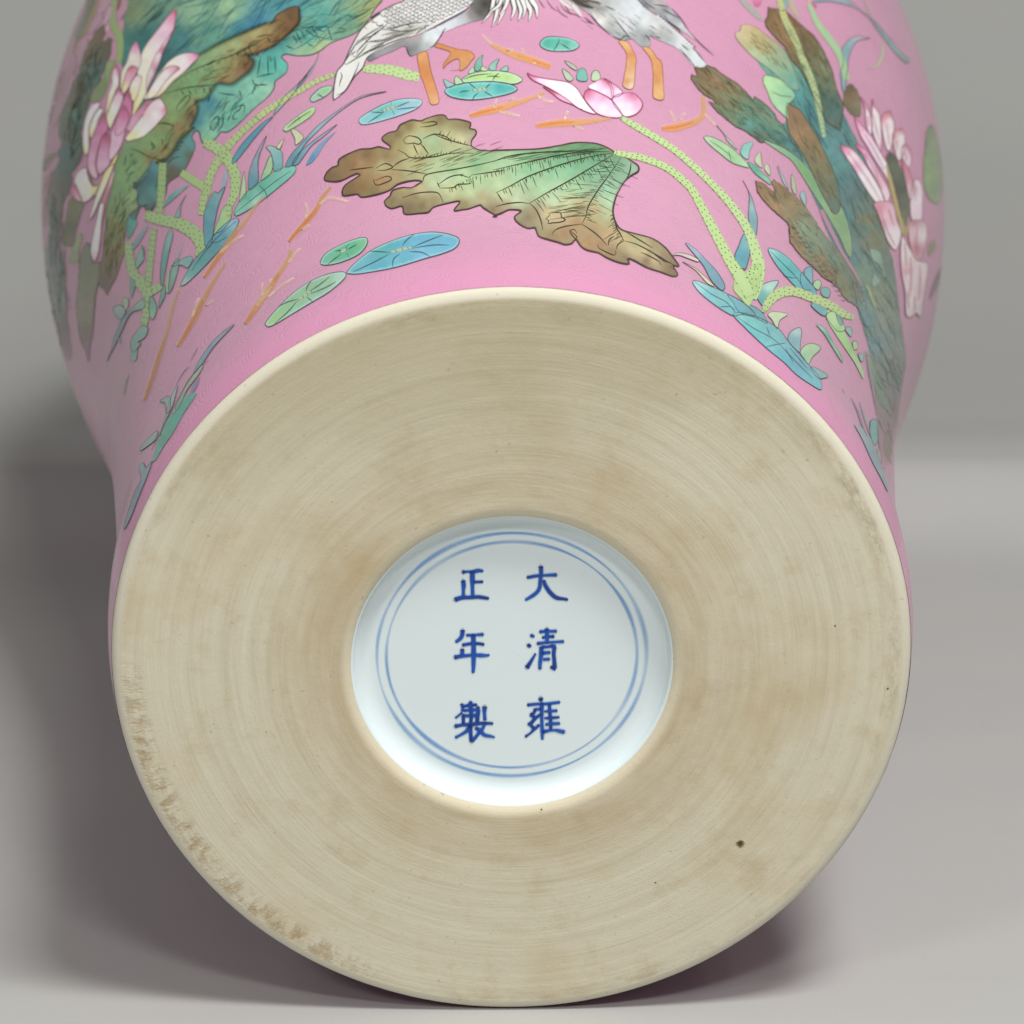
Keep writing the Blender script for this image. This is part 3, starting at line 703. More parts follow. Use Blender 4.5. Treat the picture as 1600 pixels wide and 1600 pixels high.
# ---- left: stems
def stem(name, z, pts, prof, cols, layer, dots=0, label=None, dotc='3f6a2c', alpha=1.0, col2=None, dseed=1):
    k = Ink(); p = z(pts) if isinstance(pts, str) else pts
    prof = [q*1.08 for q in prof]
    k.line(p, 1, cols, taper=0, prof=prof, alpha=alpha, soft=1.2, col2=col2)
    o = k.flush(name, vase, layer)
    if label: o['label'] = label
    if dots:
        d = Ink(); c = cat(p, False, 8); L_ = np.cumsum(np.r_[0, np.hypot(*np.diff(c, axis=0).T)]); rg = np.random.RandomState(dseed)
        t = np.gradient(c, axis=0); t /= np.hypot(*t.T)[:, None]
        s0 = 3.0; row = 0
        while s0 < L_[-1]-2:
            x, y = np.interp(s0, L_, c[:, 0]), np.interp(s0, L_, c[:, 1]); i = min(np.searchsorted(L_, s0), len(t)-1)
            w_ = np.interp(s0/L_[-1], np.linspace(0, 1, len(prof)), prof); n_ = np.array((-t[i][1], t[i][0]))
            offs = (-.42, .05, .46) if row % 2 == 0 else (-.2, .25)
            for of in offs:
                of += rg.uniform(-.06, .06); q = np.array((x, y))+n_*w_*of+t[i]*rg.uniform(-1.2, 1.2)
                d.line([q-t[i]*1.1+n_*.4, q+t[i]*1.1-n_*.4], 1.0, dotc, smooth=False, taper=0, alpha=.72, soft=.4)
            s0 += dots*1.5; row += 1
        d.flush('prickle', o, layer+.5)
    return o
stem('stem', A, '1040,-200 1040,0 1010,150 1020,300 1090,450 1105,640 1085,780', [8, 8, 8, 10, 12, 9, 8], '9cb870', 1.6)
stem('stem', G, '1010,930 780,1010 560,1130 350,1250 150,1380 0,1500', [5, 7, 8, 8, 9, 9], 'c4d490', 4, 5.5, dseed=3)
stem('stem', D, '1400,30 1200,200 990,430 830,680 760,880 710,1050 680,1250', [8, 9, 11, 11, 11, 10, 8], 'b4cf86', 4.1, 5.5, dseed=2)
stem('stem', D, '720,340 850,400 950,480 1050,620 1110,800 1090,1000 1040,1120 1010,1330', [12, 15, 17, 15, 14, 12, 10, 5], 'b0d088', 4.3, 5, dseed=4)
stem('stem', D, '430,720 600,830 750,930 730,1000', [10, 11, 12, 10], 'a8cc7c', 4.2)
stem('stem', D, '200,600 190,800 180,1000 150,1250', [11, 11, 11, 9], 'a2c47e', 4.2, 5.5, dseed=5)
stem('stem', PXL, '228,336 250,343 280,350 305,365 316,385 312,402', [14, 15, 17, 19, 18, 12], 'a8cb82', 4.4, 4.5, dseed=6)
stem('stem', F_, '90,230 110,450 170,650 290,780 330,900 315,1100 285,1270', [10, 12, 14, 18, 13, 11, 9], 'a4c880', 4.5, 5.5, dseed=7)
stem('stem', F_, '410,50 380,300 350,600 335,780', [8, 9, 9, 9], 'a2c480', 4.4, 5.5, dseed=8)
stem('stem', F_, '520,780 430,810 330,860', [6, 13, 14], 'a6ca80', 4.45, 5, dseed=9)
stem('stem', PXL, '568,108 590,108 615,111 640,118 655,121', [9, 13, 15, 15, 12], 'c2e098', 1, 5, dseed=10)

# ---- grass blades and floating weeds
def blade(z, pts, cols, layer=5, line='3f4a50', lw=1.1, **kw): return leaf('grass_blade', z, pts, cols, layer, line, lw, **kw)
blade(S, '300,740 200,900 110,1090 70,1260 80,1420 190,1320 190,1100 220,950', '230,850,b4a4c4 150,1050,86aab8 120,1300,5a94a8')
blade(S, '290,880 360,980 390,1180 490,1150 490,960 430,900 360,870', '350,890,a4ccc4 430,1000,7cbabc 440,1130,70b0b4')
blade(S, '420,880 520,770 460,910', '480,850,d2d8b4')
blade(S, '340,990 280,1130 225,1300 330,1240 380,1120 375,1050', '330,1100,a8d09c 280,1230,9ccc98')
blade(S, '600,670 650,780 660,860 760,770 720,710 660,665', '680,740,d8dcb0 700,800,cfdab4')
blade(S, '530,1130 600,980 740,830 900,650 1100,490 1300,350 1500,240 1800,190 1500,262 1300,375 1100,530 900,720 780,850 720,950 620,1110', '600,1050,5a94a8 740,860,66aab8 950,650,8cbccc 1300,360,a8a4b8 1600,210,b8a0b0')
blade(S, '620,1090 700,960 850,830 1000,720 1180,600 1000,760 850,880 690,1100', '690,1020,6a9cb4 850,850,88aac4 1000,740,b0a8c8')
blade(S, '790,1110 850,980 960,840 1160,690 1030,840 900,1040', '850,1050,4f90b8 960,880,7a9cc0', line=None)
blade(D, '1070,560 1200,350 1450,100 1580,20 1480,130 1300,350 1100,600', '1150,480,46a0b4 1300,280,3f98b0 1480,100,58a4bc')
blade(S, '380,480 500,270 650,130 800,-20 740,80 620,230 450,420', '500,300,8ac0b4 700,90,9aaec0', layer=3.8)
k = Ink(); k.line('790,660 760,760 680,880 560,1030 480,1160', 2.2, '5a4450', z=G, taper=.5); k.line('780,700 690,900 520,1120', 4, '9cb8c4', z=G, taper=.5, alpha=.6); k.flush('grass_blade', vase, 3.9)
blade(D, '530,870 400,920 280,1010 210,1150 350,1040 470,930', '280,1060,5ea0a8 420,930,86b0b4', line=None)
blade(D, '490,1000 420,1120 355,1270 410,1280 430,1130', '400,1230,84b0b0', line='7a6a80')
blade(D, '980,690 920,900 930,960 1000,850 1010,720', '960,830,a0a8c0', line=None)
blade(D, '840,960 740,1150 710,1350 730,1640 800,1640 850,1350 900,1120 980,900 890,980', '760,1400,4f9cac 800,1200,5aa0b0 900,1050,74b4b4')
blade(D, '830,1500 900,1300 960,1150 1055,1130 1050,1300 940,1450 860,1480', '920,1300,9ccc8c 1010,1250,aed08c')
blade(D, '1155,1090 1175,940 1215,700 1240,980 1200,1060', '1200,950,b4d0a0', line='8a6c80')
blade(PXL, '462,261 445,262 424,272 405,286 386,301 372,320 366,335 370,338 385,331 410,314 440,290 460,272', '440,270,7ccab8 410,290,48b49a 390,310,4ab89c 376,328,84d0bc 400,316,a8dcd0 445,280,6ec8b4 420,300,6ec4b0', layer=5.4, vein=['368,334 400,308 430,285 455,268', '405,290 415,300 418,310'])
blade(PXL, '373,342 362,344 345,357 330,375 320,390 308,402 296,420 288,435 283,446 290,445 305,432 325,412 345,390 360,372 372,352', '365,350,8cc4d4 345,368,56a4b8 330,380,3f94a4 312,410,52a8a8 300,425,5cb0ac 287,442,a8d4cc', layer=5.4, vein=['370,346 340,372 315,402 300,424', '356,371 338,380 330,378'])
blade(F_, '630,530 700,480 830,410 900,430 830,550 750,515', '700,490,a4c8c4 820,460,78b0b4')
blade(F_, '590,100 520,350 490,650 520,780 550,600 600,350 650,110', '600,200,84b8b4 540,450,5aa4a4 520,700,649c94')
blade(F_, '690,440 620,600 590,870 650,780 700,620 725,480', '650,620,84b8ac 620,780,74a494')
blade(F_, '590,560 570,700 560,860 590,860 605,640', '580,720,9cc48c', line=None)
blade(F_, '330,20 200,150 130,330 220,250 340,30', '250,130,86a4b4 160,290,749ca8', line=None)
blade(F_, '270,270 200,400 180,560 230,520 290,420', '230,450,84b4a8', line='60707c')
blade(F_, '760,240 720,340 690,450 720,430', '730,350,94b8bc', line=None)
blade(F_, '110,690 125,930 180,760 170,700', '140,800,5f9c8c', line=None)
blade(F_, '540,760 490,900 470,1060 510,980 550,900', '510,880,6ca49c', line='60707c')
blade(F_, '390,910 445,1050 405,1190 360,1150 350,950', '390,1000,62b498 380,1130,80c09c')
blade(E_, '1020,1000 1050,940 1130,945 1175,1010 1120,1115 1060,1070', '1080,980,9cc0b4 1110,1070,7ca8a8')
blade(E_, '1140,850 1200,850 1215,920 1180,1000 1145,920', '1180,900,a8c4a8', line='6a6470')
blade(E_, '1400,850 1260,970 1140,1100 1050,1300 980,1530 940,1640 1010,1500 1120,1280 1240,1040 1410,970', '1350,900,8cc0a8 1200,1050,5c8ca0 1080,1280,6a8ca4 980,1520,9c94ac')
blade(F_, '120,1470 190,1350 270,1270 335,1300 305,1410 210,1480 250,1490 170,1600 140,1600', '260,1330,84b8b0 200,1530,6eb0a0', line='3f4448')
blade(H_, '120,215 165,150 160,290 125,295', '145,240,74b4a8', line=None)
k = Ink(); k.line('100,400 75,470 65,560', 5, 'a8b89c', z=H_, alpha=.6); k.line('30,120 40,180', 5, '8aa0b0', z=H_, alpha=.7); k.line('1370,190 1400,260 1395,340', 1.4, '4c5c74', z=E_); k.flush('grass_blade', vase, 5)
for q, c_, ln in (('880,35 760,120 660,240 600,340 580,400 640,330 720,210 800,120', '800,110,94a8c0 680,240,7ca4b8 610,350,70a8ac', '566474'),
    ('600,540 520,560 440,660 380,750 330,850 290,980 270,1040 300,1030 360,930 430,830 500,700 560,610', '540,600,54b09c 450,720,4aac98 370,850,5ab09c 300,1000,6cb0a4', None),
    ('650,330 550,430 480,570 420,690 470,650 530,520 620,400', '580,430,b0bca8 470,620,94b49c', '6c7470'),
    ('460,480 410,580 370,720 330,860 380,740 430,620', '430,570,a8c4c0 370,740,78b4ac', '6c8484'),
    ('400,560 330,600 370,610 385,690 410,640', '390,610,94b8b0', '4c5460'), ('620,420 580,470 545,560 600,500', '590,480,8c84b0', None),
    ('310,815 220,900 185,965 280,900 310,860', '280,870,94b8b0', '4c5460'),
    ('210,1050 178,1085 195,1170 140,1280 65,1535 110,1470 170,1320 250,1120 272,1040 230,1090', '200,1100,8cacb4 190,1250,7898ac 100,1450,84a0ac', '566474')):
    blade(H_, q, c_, 5.2, ln)
k = Ink()
for s_ in ('610,205 560,300', '555,345 510,380 450,480', '270,960 330,840 420,650 480,560', '690,300 620,350 500,520 440,660'): k.line(s_, 1.4, '6c5c6c', z=H_, alpha=.6)
k.flush('grass_blade', vase, 5.8)

# ---- left: pale lotus and the lotus turning out of sight
def petal(parent, z, pts, cols, layer, line='8a4868', lw=1.35, name='petal', **kw):
    GAIN[0] = 1.22
    o = fill(name, parent, z, pts, cols, layer, step=3.2, mott=.03, **kw)
    GAIN[0] = 1.0
    if line and o is not None: LOTUS.append((outline(z, pts, lw, line, ink=Ink(), alpha=.75), parent, layer))
    return o
LOTUS = []
def flower(label):
    e = bpy.data.objects.new('lotus_flower', None); col.objects.link(e); e.parent = vase; e['label'] = label; e.empty_display_size = .01
    return e
def inkflower():
    # the brush outlines of one flower form one sub-part
    if not LOTUS: return
    par = LOTUS[0][1]
    for i, (a, _, ly) in enumerate(LOTUS): a.flush('petal_outline', par, ly+.3)
    LOTUS.clear()
fl = flower('pale lotus bloom painted on the left of the vase')
PW = 'f2e4ea'
petal(fl, PXL, '276,16 265,24 252,41 237,60 230,70 222,85 217,105 214,130 210,160 208,182 225,155 231,140 242,118 250,98 256,80 267,57 273,42', '275,20,c44878 270,28,e08cb4 258,45,ecc4da 262,52,e4bcd4 245,75,efdce4 235,85,f2ecd4 225,110,f2efd8 222,140,efe8c4 212,170,e6dc98 250,85,e8c4d4', 7, line='a05878')
petal(fl, C_, '360,340 280,450 200,560 110,700 40,860 0,980 0,1140 60,1000 160,790 210,640 300,460', '340,380,d070a0 250,520,eccade 150,700,efe2ec 60,900,f0e6ee 190,640,c0607c 100,880,be5c80', 7.2, line='b05478')
petal(fl, A, '1310,520 1240,620 1190,780 1130,900 1110,1050 1140,1190 1200,1130 1290,960 1370,780 1350,620', '1310,560,cc6498 1290,620,e2a8c8 1270,720,f0e6d8 1190,900,f2ecd4 1150,1100,e4da9c', 7.4)
petal(fl, C_, '660,700 540,665 400,695 270,780 190,880 120,960 60,1080 0,1230 130,1215 220,1150 330,1020 450,920 560,810', '620,690,cc4c90 560,720,e8b4d4 450,750,f2ecf0 300,780,f2eed8 200,900,efe8c8 300,1000,f0e2d4 130,1180,ead8b4 480,850,efdce4', 7.6)
petal(fl, C_, '415,855 330,825 250,855 150,950 60,1080 -40,1230 0,1250 110,1200 230,1030 330,930', '390,850,c85080 330,860,e4b0c8 230,930,f0ecf0 120,1060,f2ecec 40,1180,efe4c8', 7.8)
petal(fl, PXL, '252,155 260,169 262,176 255,185 246,195 237,204 225,214 210,219 199,221 197,216 204,207 217,190 225,180 228,172 237,161 245,156', '260,172,cc4888 254,165,eadce8 245,180,f2eef2 225,200,f2f0ea 207,214,efe8b0 230,175,e4c4cc', 8, line='a85878')
petal(fl, A, '1450,1270 1380,1340 1300,1420 1230,1500 1190,1600 1240,1640 1330,1520 1420,1400 1510,1270', '1430,1300,c46080 1350,1400,cf84ac 1250,1520,dca4c4', 8.1, line=None)
petal(fl, A, '1050,815 1010,930 1010,1050 960,1200 930,1400 895,1490 960,1380 1050,1150 1095,1050 1085,900', '1050,840,c05880 1050,900,e8c0d4 1040,1000,f0eaf0 1000,1150,efe8d0 940,1350,ead890', 8.2)
petal(fl, A, '1250,825 1190,900 1150,1050 1130,1170 1180,1150 1240,1050 1300,950 1330,860', '1250,845,b84868 1220,950,e0a0c0 1160,1100,ecdcb0 1290,900,d890ac', 8.3)
petal(fl, A, '1330,940 1260,1010 1225,1130 1250,1260 1310,1240 1360,1080 1380,980', '1330,900,c05868 1330,960,f0d8dc 1300,1060,f0ecdc 1270,1200,ece0a4', 8.4)
petal(fl, A, '1090,1120 1020,1250 970,1380 940,1480 985,1610 1040,1500 1110,1350 1150,1220', '1080,1150,c06088 1080,1220,eccce0 1020,1350,f0ecec 980,1500,efe8c0', 8.5)
petal(fl, PXL, '200,143 194,156 189,169 182,187 176,205 173,215 171,242 172,252 180,245 191,227 197,205 206,185 207,162 205,147', '200,146,b04070 199,160,cc6ca4 196,180,c868a0 190,195,d89cc0 183,220,e0b4d0 176,245,e4c4d8', 8.6, line='944068')
petal(fl, A, '1160,1320 1120,1400 1080,1480 1050,1600 1060,1700 1150,1640 1220,1500 1210,1400', '1160,1340,ac3868 1160,1430,cc6098 1120,1560,d890b8 1150,1650,e0b0cc', 8.7, line='944068')
petal(fl, PXL, '157,161 145,164 138,175 133,192 131,212 131,230 135,243 140,234 140,215 141,198 147,182 155,170', '150,164,ead8e4 138,185,efe4ec 136,215,f0e8e4 136,238,efe8b0', 8.6)
petal(fl, PXL, '155,170 147,182 141,198 141,210 145,217 150,208 154,190 160,178 163,172', '152,178,f0e6ea 147,195,f0ecd8 146,212,e8dc90', 8.7)
petal(fl, PXL, '164,178 158,192 151,200 144,219 140,236 138,255 140,267 146,277 154,278 150,255 155,230 160,215 166,208 170,202 167,183', '163,182,b84478 160,200,cc6ca4 150,225,c884ac 145,250,d8a0c0 150,270,e0b8cc', 8.8, line='944068')
petal(fl, B, '940,235 880,290 850,400 820,560 820,680 850,745 920,690 985,600 970,500 995,300 980,245', '940,260,a8305c 940,310,b83c6c 920,380,cc78ac 900,480,d498c0 880,620,e0b4d0 860,720,d494b8', 9, line='944068')
petal(fl, B, '740,740 760,880 850,860 900,760 1000,600 1075,470 1065,560 960,750 870,900 800,1000 760,960', '790,850,efe4b8 880,800,ecd890 1000,620,e8d488 830,930,ecd88c', 8.5, line='9a7850')
petal(fl, B, '690,665 620,680 560,750 540,850 600,980 640,1085 720,1065 790,980 845,880 780,895 730,820 700,720', '620,720,eadce4 640,850,efe8ea 700,980,f0ece4 780,940,ecdc90 640,1040,ead4d4', 9, line='8a5068')
petal(fl, B, '520,865 495,940 540,1040 640,1085 595,960 555,870', '530,900,c04878 550,970,d87ca8 600,1050,eab8cc', 9.1, line='8a4060')
petal(fl, B, '930,700 850,900 780,1100 725,1300 770,1260 850,1080 950,850 1030,620', '940,720,efe0a0 860,950,efe8c4 800,1120,f0e4dc 750,1260,eed4dc', 9.1, line='8a6470')
petal(fl, B, '1035,690 950,900 880,1100 865,1400 905,1260 950,1050 1010,850', '1000,750,e0b8c8 940,1000,b87c88 900,1200,a06868 880,1350,a87474', 9, line=None)
petal(fl, PXL, '158,318 152,345 146,372 143,390 145,403 149,408 154,398 158,372 160,345 163,318', '158,330,efe6e4 153,360,f4f0f0 150,385,f4f0f4 149,404,e8bcd0', 9.2, line='8a7478')
inkflower()
f2 = flower('half-hidden lotus with a brown pod at the turn of the vase')
petal(f2, A, '720,-100 650,150 580,320 540,400 550,490 600,480 660,370 720,230 780,80 830,-100', '720,60,5a5c3c 640,250,66745a 580,420,6c7c62', 4, line=None, soft=1.5, name='seed_pod')
k = Ink()
for s_, w_, c_ in (('850,-50 800,80 720,250 650,400 560,500 520,680', 7, 'b8a860'), ('980,-60 920,60 830,180', 9, 'dcb0c4'), ('900,170 800,300 700,430', 8, 'd8aec4'), ('990,60 960,200 900,300', 8, 'e0bccc'), ('960,330 930,400', 8, 'e8ccd8'), ('700,500 620,650 580,850', 9, 'd8aabe'), ('560,700 500,850 420,1000 330,1250', 12, 'd4a2b8'), ('540,900 430,1150 320,1400 260,1600', 12, 'dcb0c4'), ('400,900 330,1050 260,1300 210,1550', 10, 'd09cb4'), ('1150,-60 1160,60 1110,180 1090,250', 11, 'dca4c0'), ('1100,-40 1090,60 1070,130', 3, 'a03c64'), ('1170,150 1110,240', 3, 'b04870'), ('900,200 880,230', 3, '9c4464'), ('590,830 570,760', 2, 'a85070')):
    k.line(s_, w_, c_, z=A, taper=.3, alpha=.8, soft=1.8)
k.line('300,480 200,560 130,700', 9, '9ca070', z=B, taper=.2, alpha=.6, soft=2); k.line('260,700 180,900 140,1150 160,1400', 12, 'c48ca4', z=B, alpha=.5, soft=3)
k.flush('petal', f2, 3.6)
LOTUS.clear()

# ---- middle: the drooping withered lotus leaf
BIG = np.concatenate([Q('90,640 110,590 160,545 205,530 215,480 300,430 390,395 480,390 540,375 590,385 640,395 640,370 570,310 620,260 690,240 720,195 780,165 830,150 890,160 950,135 1040,110 1100,115 1120,145 1200,145 1310,175 1300,220 1350,235 1355,270 1320,320 1320,370 1380,400 1480,410'),
    R_('0,245 200,240 400,230 550,205 650,185 750,178 870,190 960,225 1040,275 1100,300 1150,330 1210,375 1210,420 1160,450 1100,500 1050,580 1020,650 1000,760 1030,860 1080,910 1190,940 1330,980 1430,1050 1480,1110 1550,1210 1500,1205 1540,1280 1500,1295 1400,1260 1280,1220 1170,1160 1120,1150 1135,1190 1050,1180 950,1140 880,1100 780,1075 730,1040 690,985 660,1020 600,1030 540,1010 400,970 370,940 350,890 290,895 210,850 180,800 235,750 140,740 70,770 0,795'),
    Q('1530,955 1470,920 1410,880 1390,860 1300,890 1240,900 1170,905 1220,830 1100,850 1000,880 960,920 880,930 760,935 740,870 650,890 600,860 590,830 640,780 660,740 740,715 820,715 860,690 905,665 860,655 780,665 700,690 630,740 520,775 400,795 370,770 290,780 245,780 240,750 270,690 390,610 370,597 310,620 250,650 180,665 100,655')])
def q2(z, s_): return ' '.join('%g,%g,%s' % (float(a[0])/z.sc+z.o[0], float(a[1])/z.sc+z.o[1], a[2]) for a in (p.split(',') for p in s_.split()))
bl = fill('lotus_leaf', vase, PXL, BIG, q2(Q, '130,620,7c6040 250,480,8a7048 330,520,946c40 390,510,b0885a 450,440,86683e 500,500,9a7c4c 560,540,c0b880 600,450,94784c 300,720,80623e 400,700,92703f 560,660,b48854 700,600,ab9868 500,740,86744c 640,330,8c7a50 700,270,8a7450 800,200,8a7448 950,180,a89c60 900,210,c0b478 1050,150,8c7a52 1200,180,98885c 1280,200,8a7c58 820,310,ccc48c 900,290,a6c090 850,400,c4be84 700,380,ab9c64 1000,330,a8c89c 1100,290,c0bc84 1230,320,cfcc98 1310,320,b8b090 1000,400,a9bf88 1150,480,b0c68c 900,470,b0a870 800,560,b8b884 1000,560,b0c894 1150,560,98c08c 1400,460,8cba88 1350,530,84b884 1100,640,bcd4a8 1250,620,b0d49c 1400,660,b0d49c 1000,690,c0d0a4 900,740,c8bc88 1150,740,c4cc94 1300,740,bcd098 850,800,9a8860 800,890,7c6c4c 900,870,84744e 650,830,8c7c58 1000,820,a08c64 1250,860,96845e 1400,800,b4a880 1500,900,8c7a58') + ' ' +
    q2(R_, '100,350,a4cc9c 300,290,84ba84 300,400,84c090 200,480,a8d4a4 50,520,b8d4a0 100,620,c0d0a0 200,660,c4d8b0 450,250,7cb07c 600,220,6a9e6c 750,210,5f9462 900,230,68986a 1000,290,6c9870 550,320,70b484 700,320,68a87c 850,300,62a078 500,440,88c498 650,440,80c094 800,420,74b48c 950,400,78b48c 1080,400,84b494 1170,380,98bca4 400,560,a4d0a0 550,560,b0d4a8 700,560,a0cc9c 850,520,8cb890 950,560,98c8a8 980,680,b0d8b0 500,660,c4dcb0 620,680,c4cc98 720,700,bcac7c 850,740,c0b07c 950,780,b8c090 450,760,ccbc8c 550,800,c8ae84 700,850,b48c60 600,920,a88258 850,900,b09262 500,960,a08458 300,800,8c7c58 250,850,94866a 350,760,9c8c68 100,700,b09c78 50,740,a48c6c 950,950,c4a470 1080,980,c4b078 900,1040,a88458 800,1020,b08856 1000,1090,98805c 1150,1060,c8b888 1250,1080,ccbc88 1200,1000,b4b07c 1330,1040,a49468 1340,1150,c8b488 1430,1130,94805c 1480,1210,846c4c 1280,1170,8c744e 1100,1140,8c7858'), 6, smooth=True, edge=('6e5638', 3.5, .6), jag=.8, mott=.06, pw=3.0)
bl['label'] = 'drooping withered lotus leaf, green at the stalk and brown along the torn edge'
k = Ink()
for s_ in ('1010,258 700,262 350,330 0,410', '1015,265 800,300 550,370 300,460 150,540 25,600', '1020,270 850,370 650,490 450,600 300,690', '1070,300 960,460 880,570 800,700 770,800 740,860', '740,860 600,880 520,910 490,950', '740,860 830,920 900,980 950,1040', '1150,350 1140,420 1110,490', '310,690 360,740 400,830 415,910', '20,715 120,690 230,680 300,690', '455,770 480,770 460,800 440,815 465,830 460,855 500,850 560,845 605,825 570,800 560,765 470,768', '650,920 700,965 690,985 650,940 640,915 680,905 700,940', '1090,1000 1040,1030 1030,1070', '1090,1000 1060,940 1030,890 1010,800', '960,1040 970,990 1010,960', '870,1030 880,1060 1010,1120 1020,1080', '1230,1095 1290,1120 1380,1170 1400,1200', '1090,1000 1200,1030 1350,1110 1450,1170 1520,1210', '1100,920 1200,980 1330,1060', '1340,1110 1430,1170 1480,1180', '1480,1210 1510,1240', '950,225 700,250 400,262 150,290 0,340'):
    k.line(s_, 1.7, '3f3420', z=R_, alpha=.9)
for s_ in ('1600,470 1400,520 1200,560 950,605 910,660 850,710', '1340,430 1150,430 1000,460 820,468 760,430 700,400', '750,320 790,285 870,300 900,340 870,355 840,345 770,350 750,320', '910,310 1010,270 1120,300 1150,350', '830,350 870,440', '890,350 920,380 960,440', '520,555 600,515 660,545 600,570 530,572', '660,545 720,500 800,470', '650,565 780,575 880,590 950,605', '530,650 620,620 650,650 540,695 510,680 500,650 540,655', '300,570 380,560 500,545', '900,180 1000,165 1030,185 960,205 890,210', '740,800 880,760 1020,755 1060,790 1080,840', '1030,670 1050,710 1040,690', '1040,690 1130,630 1220,610 1290,630 1320,610', '1300,630 1310,680 1200,690 1170,715 1050,720', '1320,610 1500,585 1600,570', '1250,600 1220,610 1240,625', '1530,760 1580,840', '1320,370 1200,340 1100,310 1000,270'):
    k.line(s_, 1.6, '3f3420', z=Q, alpha=.85)
rg = np.random.RandomState(3)
def ticks(z, pts, ang, lens, gap, w=1.25, colr='44402c', long=.16):
    c = cat(z(pts), False, 10); Ls = np.cumsum(np.r_[0, np.hypot(*np.diff(c, axis=0).T)]); s0 = 3
    while s0 < Ls[-1]-3:
        p = np.array((np.interp(s0, Ls, c[:, 0]), np.interp(s0, Ls, c[:, 1]))); l = rg.uniform(*lens)*(2.6 if rg.rand() < long else 1)
        a = math.radians(ang+rg.normal(0, 7)); d = np.array((math.cos(a), math.sin(a)))
        k.line(np.array([p, p+d*l*.5+rg.uniform(-.6, .6, 2), p+d*l]), w*rg.uniform(.6, 1.2), colr, alpha=.7, taper=.5); s0 += gap*rg.uniform(.55, 1.5)
ticks(R_, '950,270 700,262 350,330 0,410', 80, (3, 8), 4.2); ticks(R_, '940,275 800,300 550,370 300,460 60,590', 72, (3, 9), 4.2); ticks(R_, '980,290 850,370 650,490 450,600 310,690', 55, (4, 12), 4.4, long=.3)
ticks(Q, '1150,435 1000,460 820,468', -75, (2, 6), 4.5); ticks(Q, '1600,570 1320,630 1100,740', 85, (3, 9), 5); ticks(Q, '1290,370 1150,330 1020,270', -70, (3, 8), 4.6)
ticks(R_, '1050,330 960,460 880,570 800,700 760,830', 25, (6, 16), 3.2, .9, long=.2); ticks(R_, '1040,330 950,460 870,570 790,700 750,830', 178, (8, 22), 3.4, .9, long=.35); ticks(R_, '1010,760 1030,870 1090,1000', 150, (5, 12), 3.6)
for i in range(46):      # long fine hatching that follows the folds
    t0 = rg.uniform(0, 1); x0 = 60+t0*760; y0 = 300+t0*-60+rg.uniform(-10, 50)
    k.line(np.array([[x0, y0], [x0+60, y0-9], [x0+130, y0-22]])/5.333+(770, 190), .9, '3c5a3c', alpha=.45)
for i in range(40):
    x0 = rg.uniform(720, 1500); y0 = 600-(x0-720)*.22+rg.uniform(-90, 40)
    k.line(np.array([[x0, y0], [x0+40, y0-16], [x0+95, y0-34]])/5.333+(490, 160), .9, '54542c', alpha=.5)
for i in range(36):
    x0 = rg.uniform(430, 760); y0 = rg.uniform(560, 800)
    k.line(np.array([[x0, y0], [x0+60, y0-4], [x0+rg.uniform(80, 150), y0-14]])/5.333+(770, 190), .85, '54542c', alpha=.42)
k.line(cat(np.concatenate([BIG, BIG[:1]]), False), 1.9, '4a3632', smooth=False, taper=0, alpha=.9, prof=rg.uniform(1.1, 2.6, 120))
k.flush('vein', bl, 6.5)

# ---- middle: stems of the lotus bud and of the withered leaf
stem('stem', PXL, ' '.join('%g,%g' % tuple(p) for p in np.concatenate([X('800,500 870,545 1000,620 1150,710 1280,800'), M('200,730 400,930 560,1110 720,1330'), U_('690,150 740,300 765,450 730,600 690,720')])), [6, 8, 9, 9, 9, 9, 9, 10, 11, 12, 13, 16, 20, 24, 20], 'c4e298', 7, 5.5, dseed=21, label='prickly stem of the pink lotus bud')
stem('stem', PXL, ' '.join('%g,%g' % tuple(p) for p in np.concatenate([R_('1010,262 1130,285 1250,310 1450,390 1600,510'), M('100,960 220,1180 330,1390 430,1580'), U_('520,400 620,560 690,700')])), [6, 8, 9, 9, 10, 10, 11, 12, 13, 14, 15, 18, 16], 'c0e092', 7.1, 5.5, dseed=22, label='prickly stem of the withered leaf')
stem('stem', PXL, ' '.join('%g,%g' % tuple(p) for p in np.concatenate([U_('810,850 860,760 920,700 1000,665 1100,665 1250,720'), P('150,1270 300,1370 420,1410')])), [5, 12, 14, 14, 13, 12, 12, 11, 10, 6], 'bcd88a', 7.2, 5.0, dseed=23)
leaf('stem', U_, '560,540 540,640 600,720 680,800 720,740 760,680 790,560 800,430 720,420 640,500', '640,620,b8dc88 720,560,b4dc84', 7.15, line=None, soft=1.5)
k = Ink()
for i in range(26):
    x, y = rg.uniform(570, 780), rg.uniform(440, 740)
    if abs(x-680) < 40+(740-y)*.35: k.line(np.array([[x-6, y-2], [x+6, y+3]])/5.716+(1050, 340), 1.3, '3f6a2c', smooth=False, taper=0, alpha=.75)
k.flush('prickle', vase, 7.7)

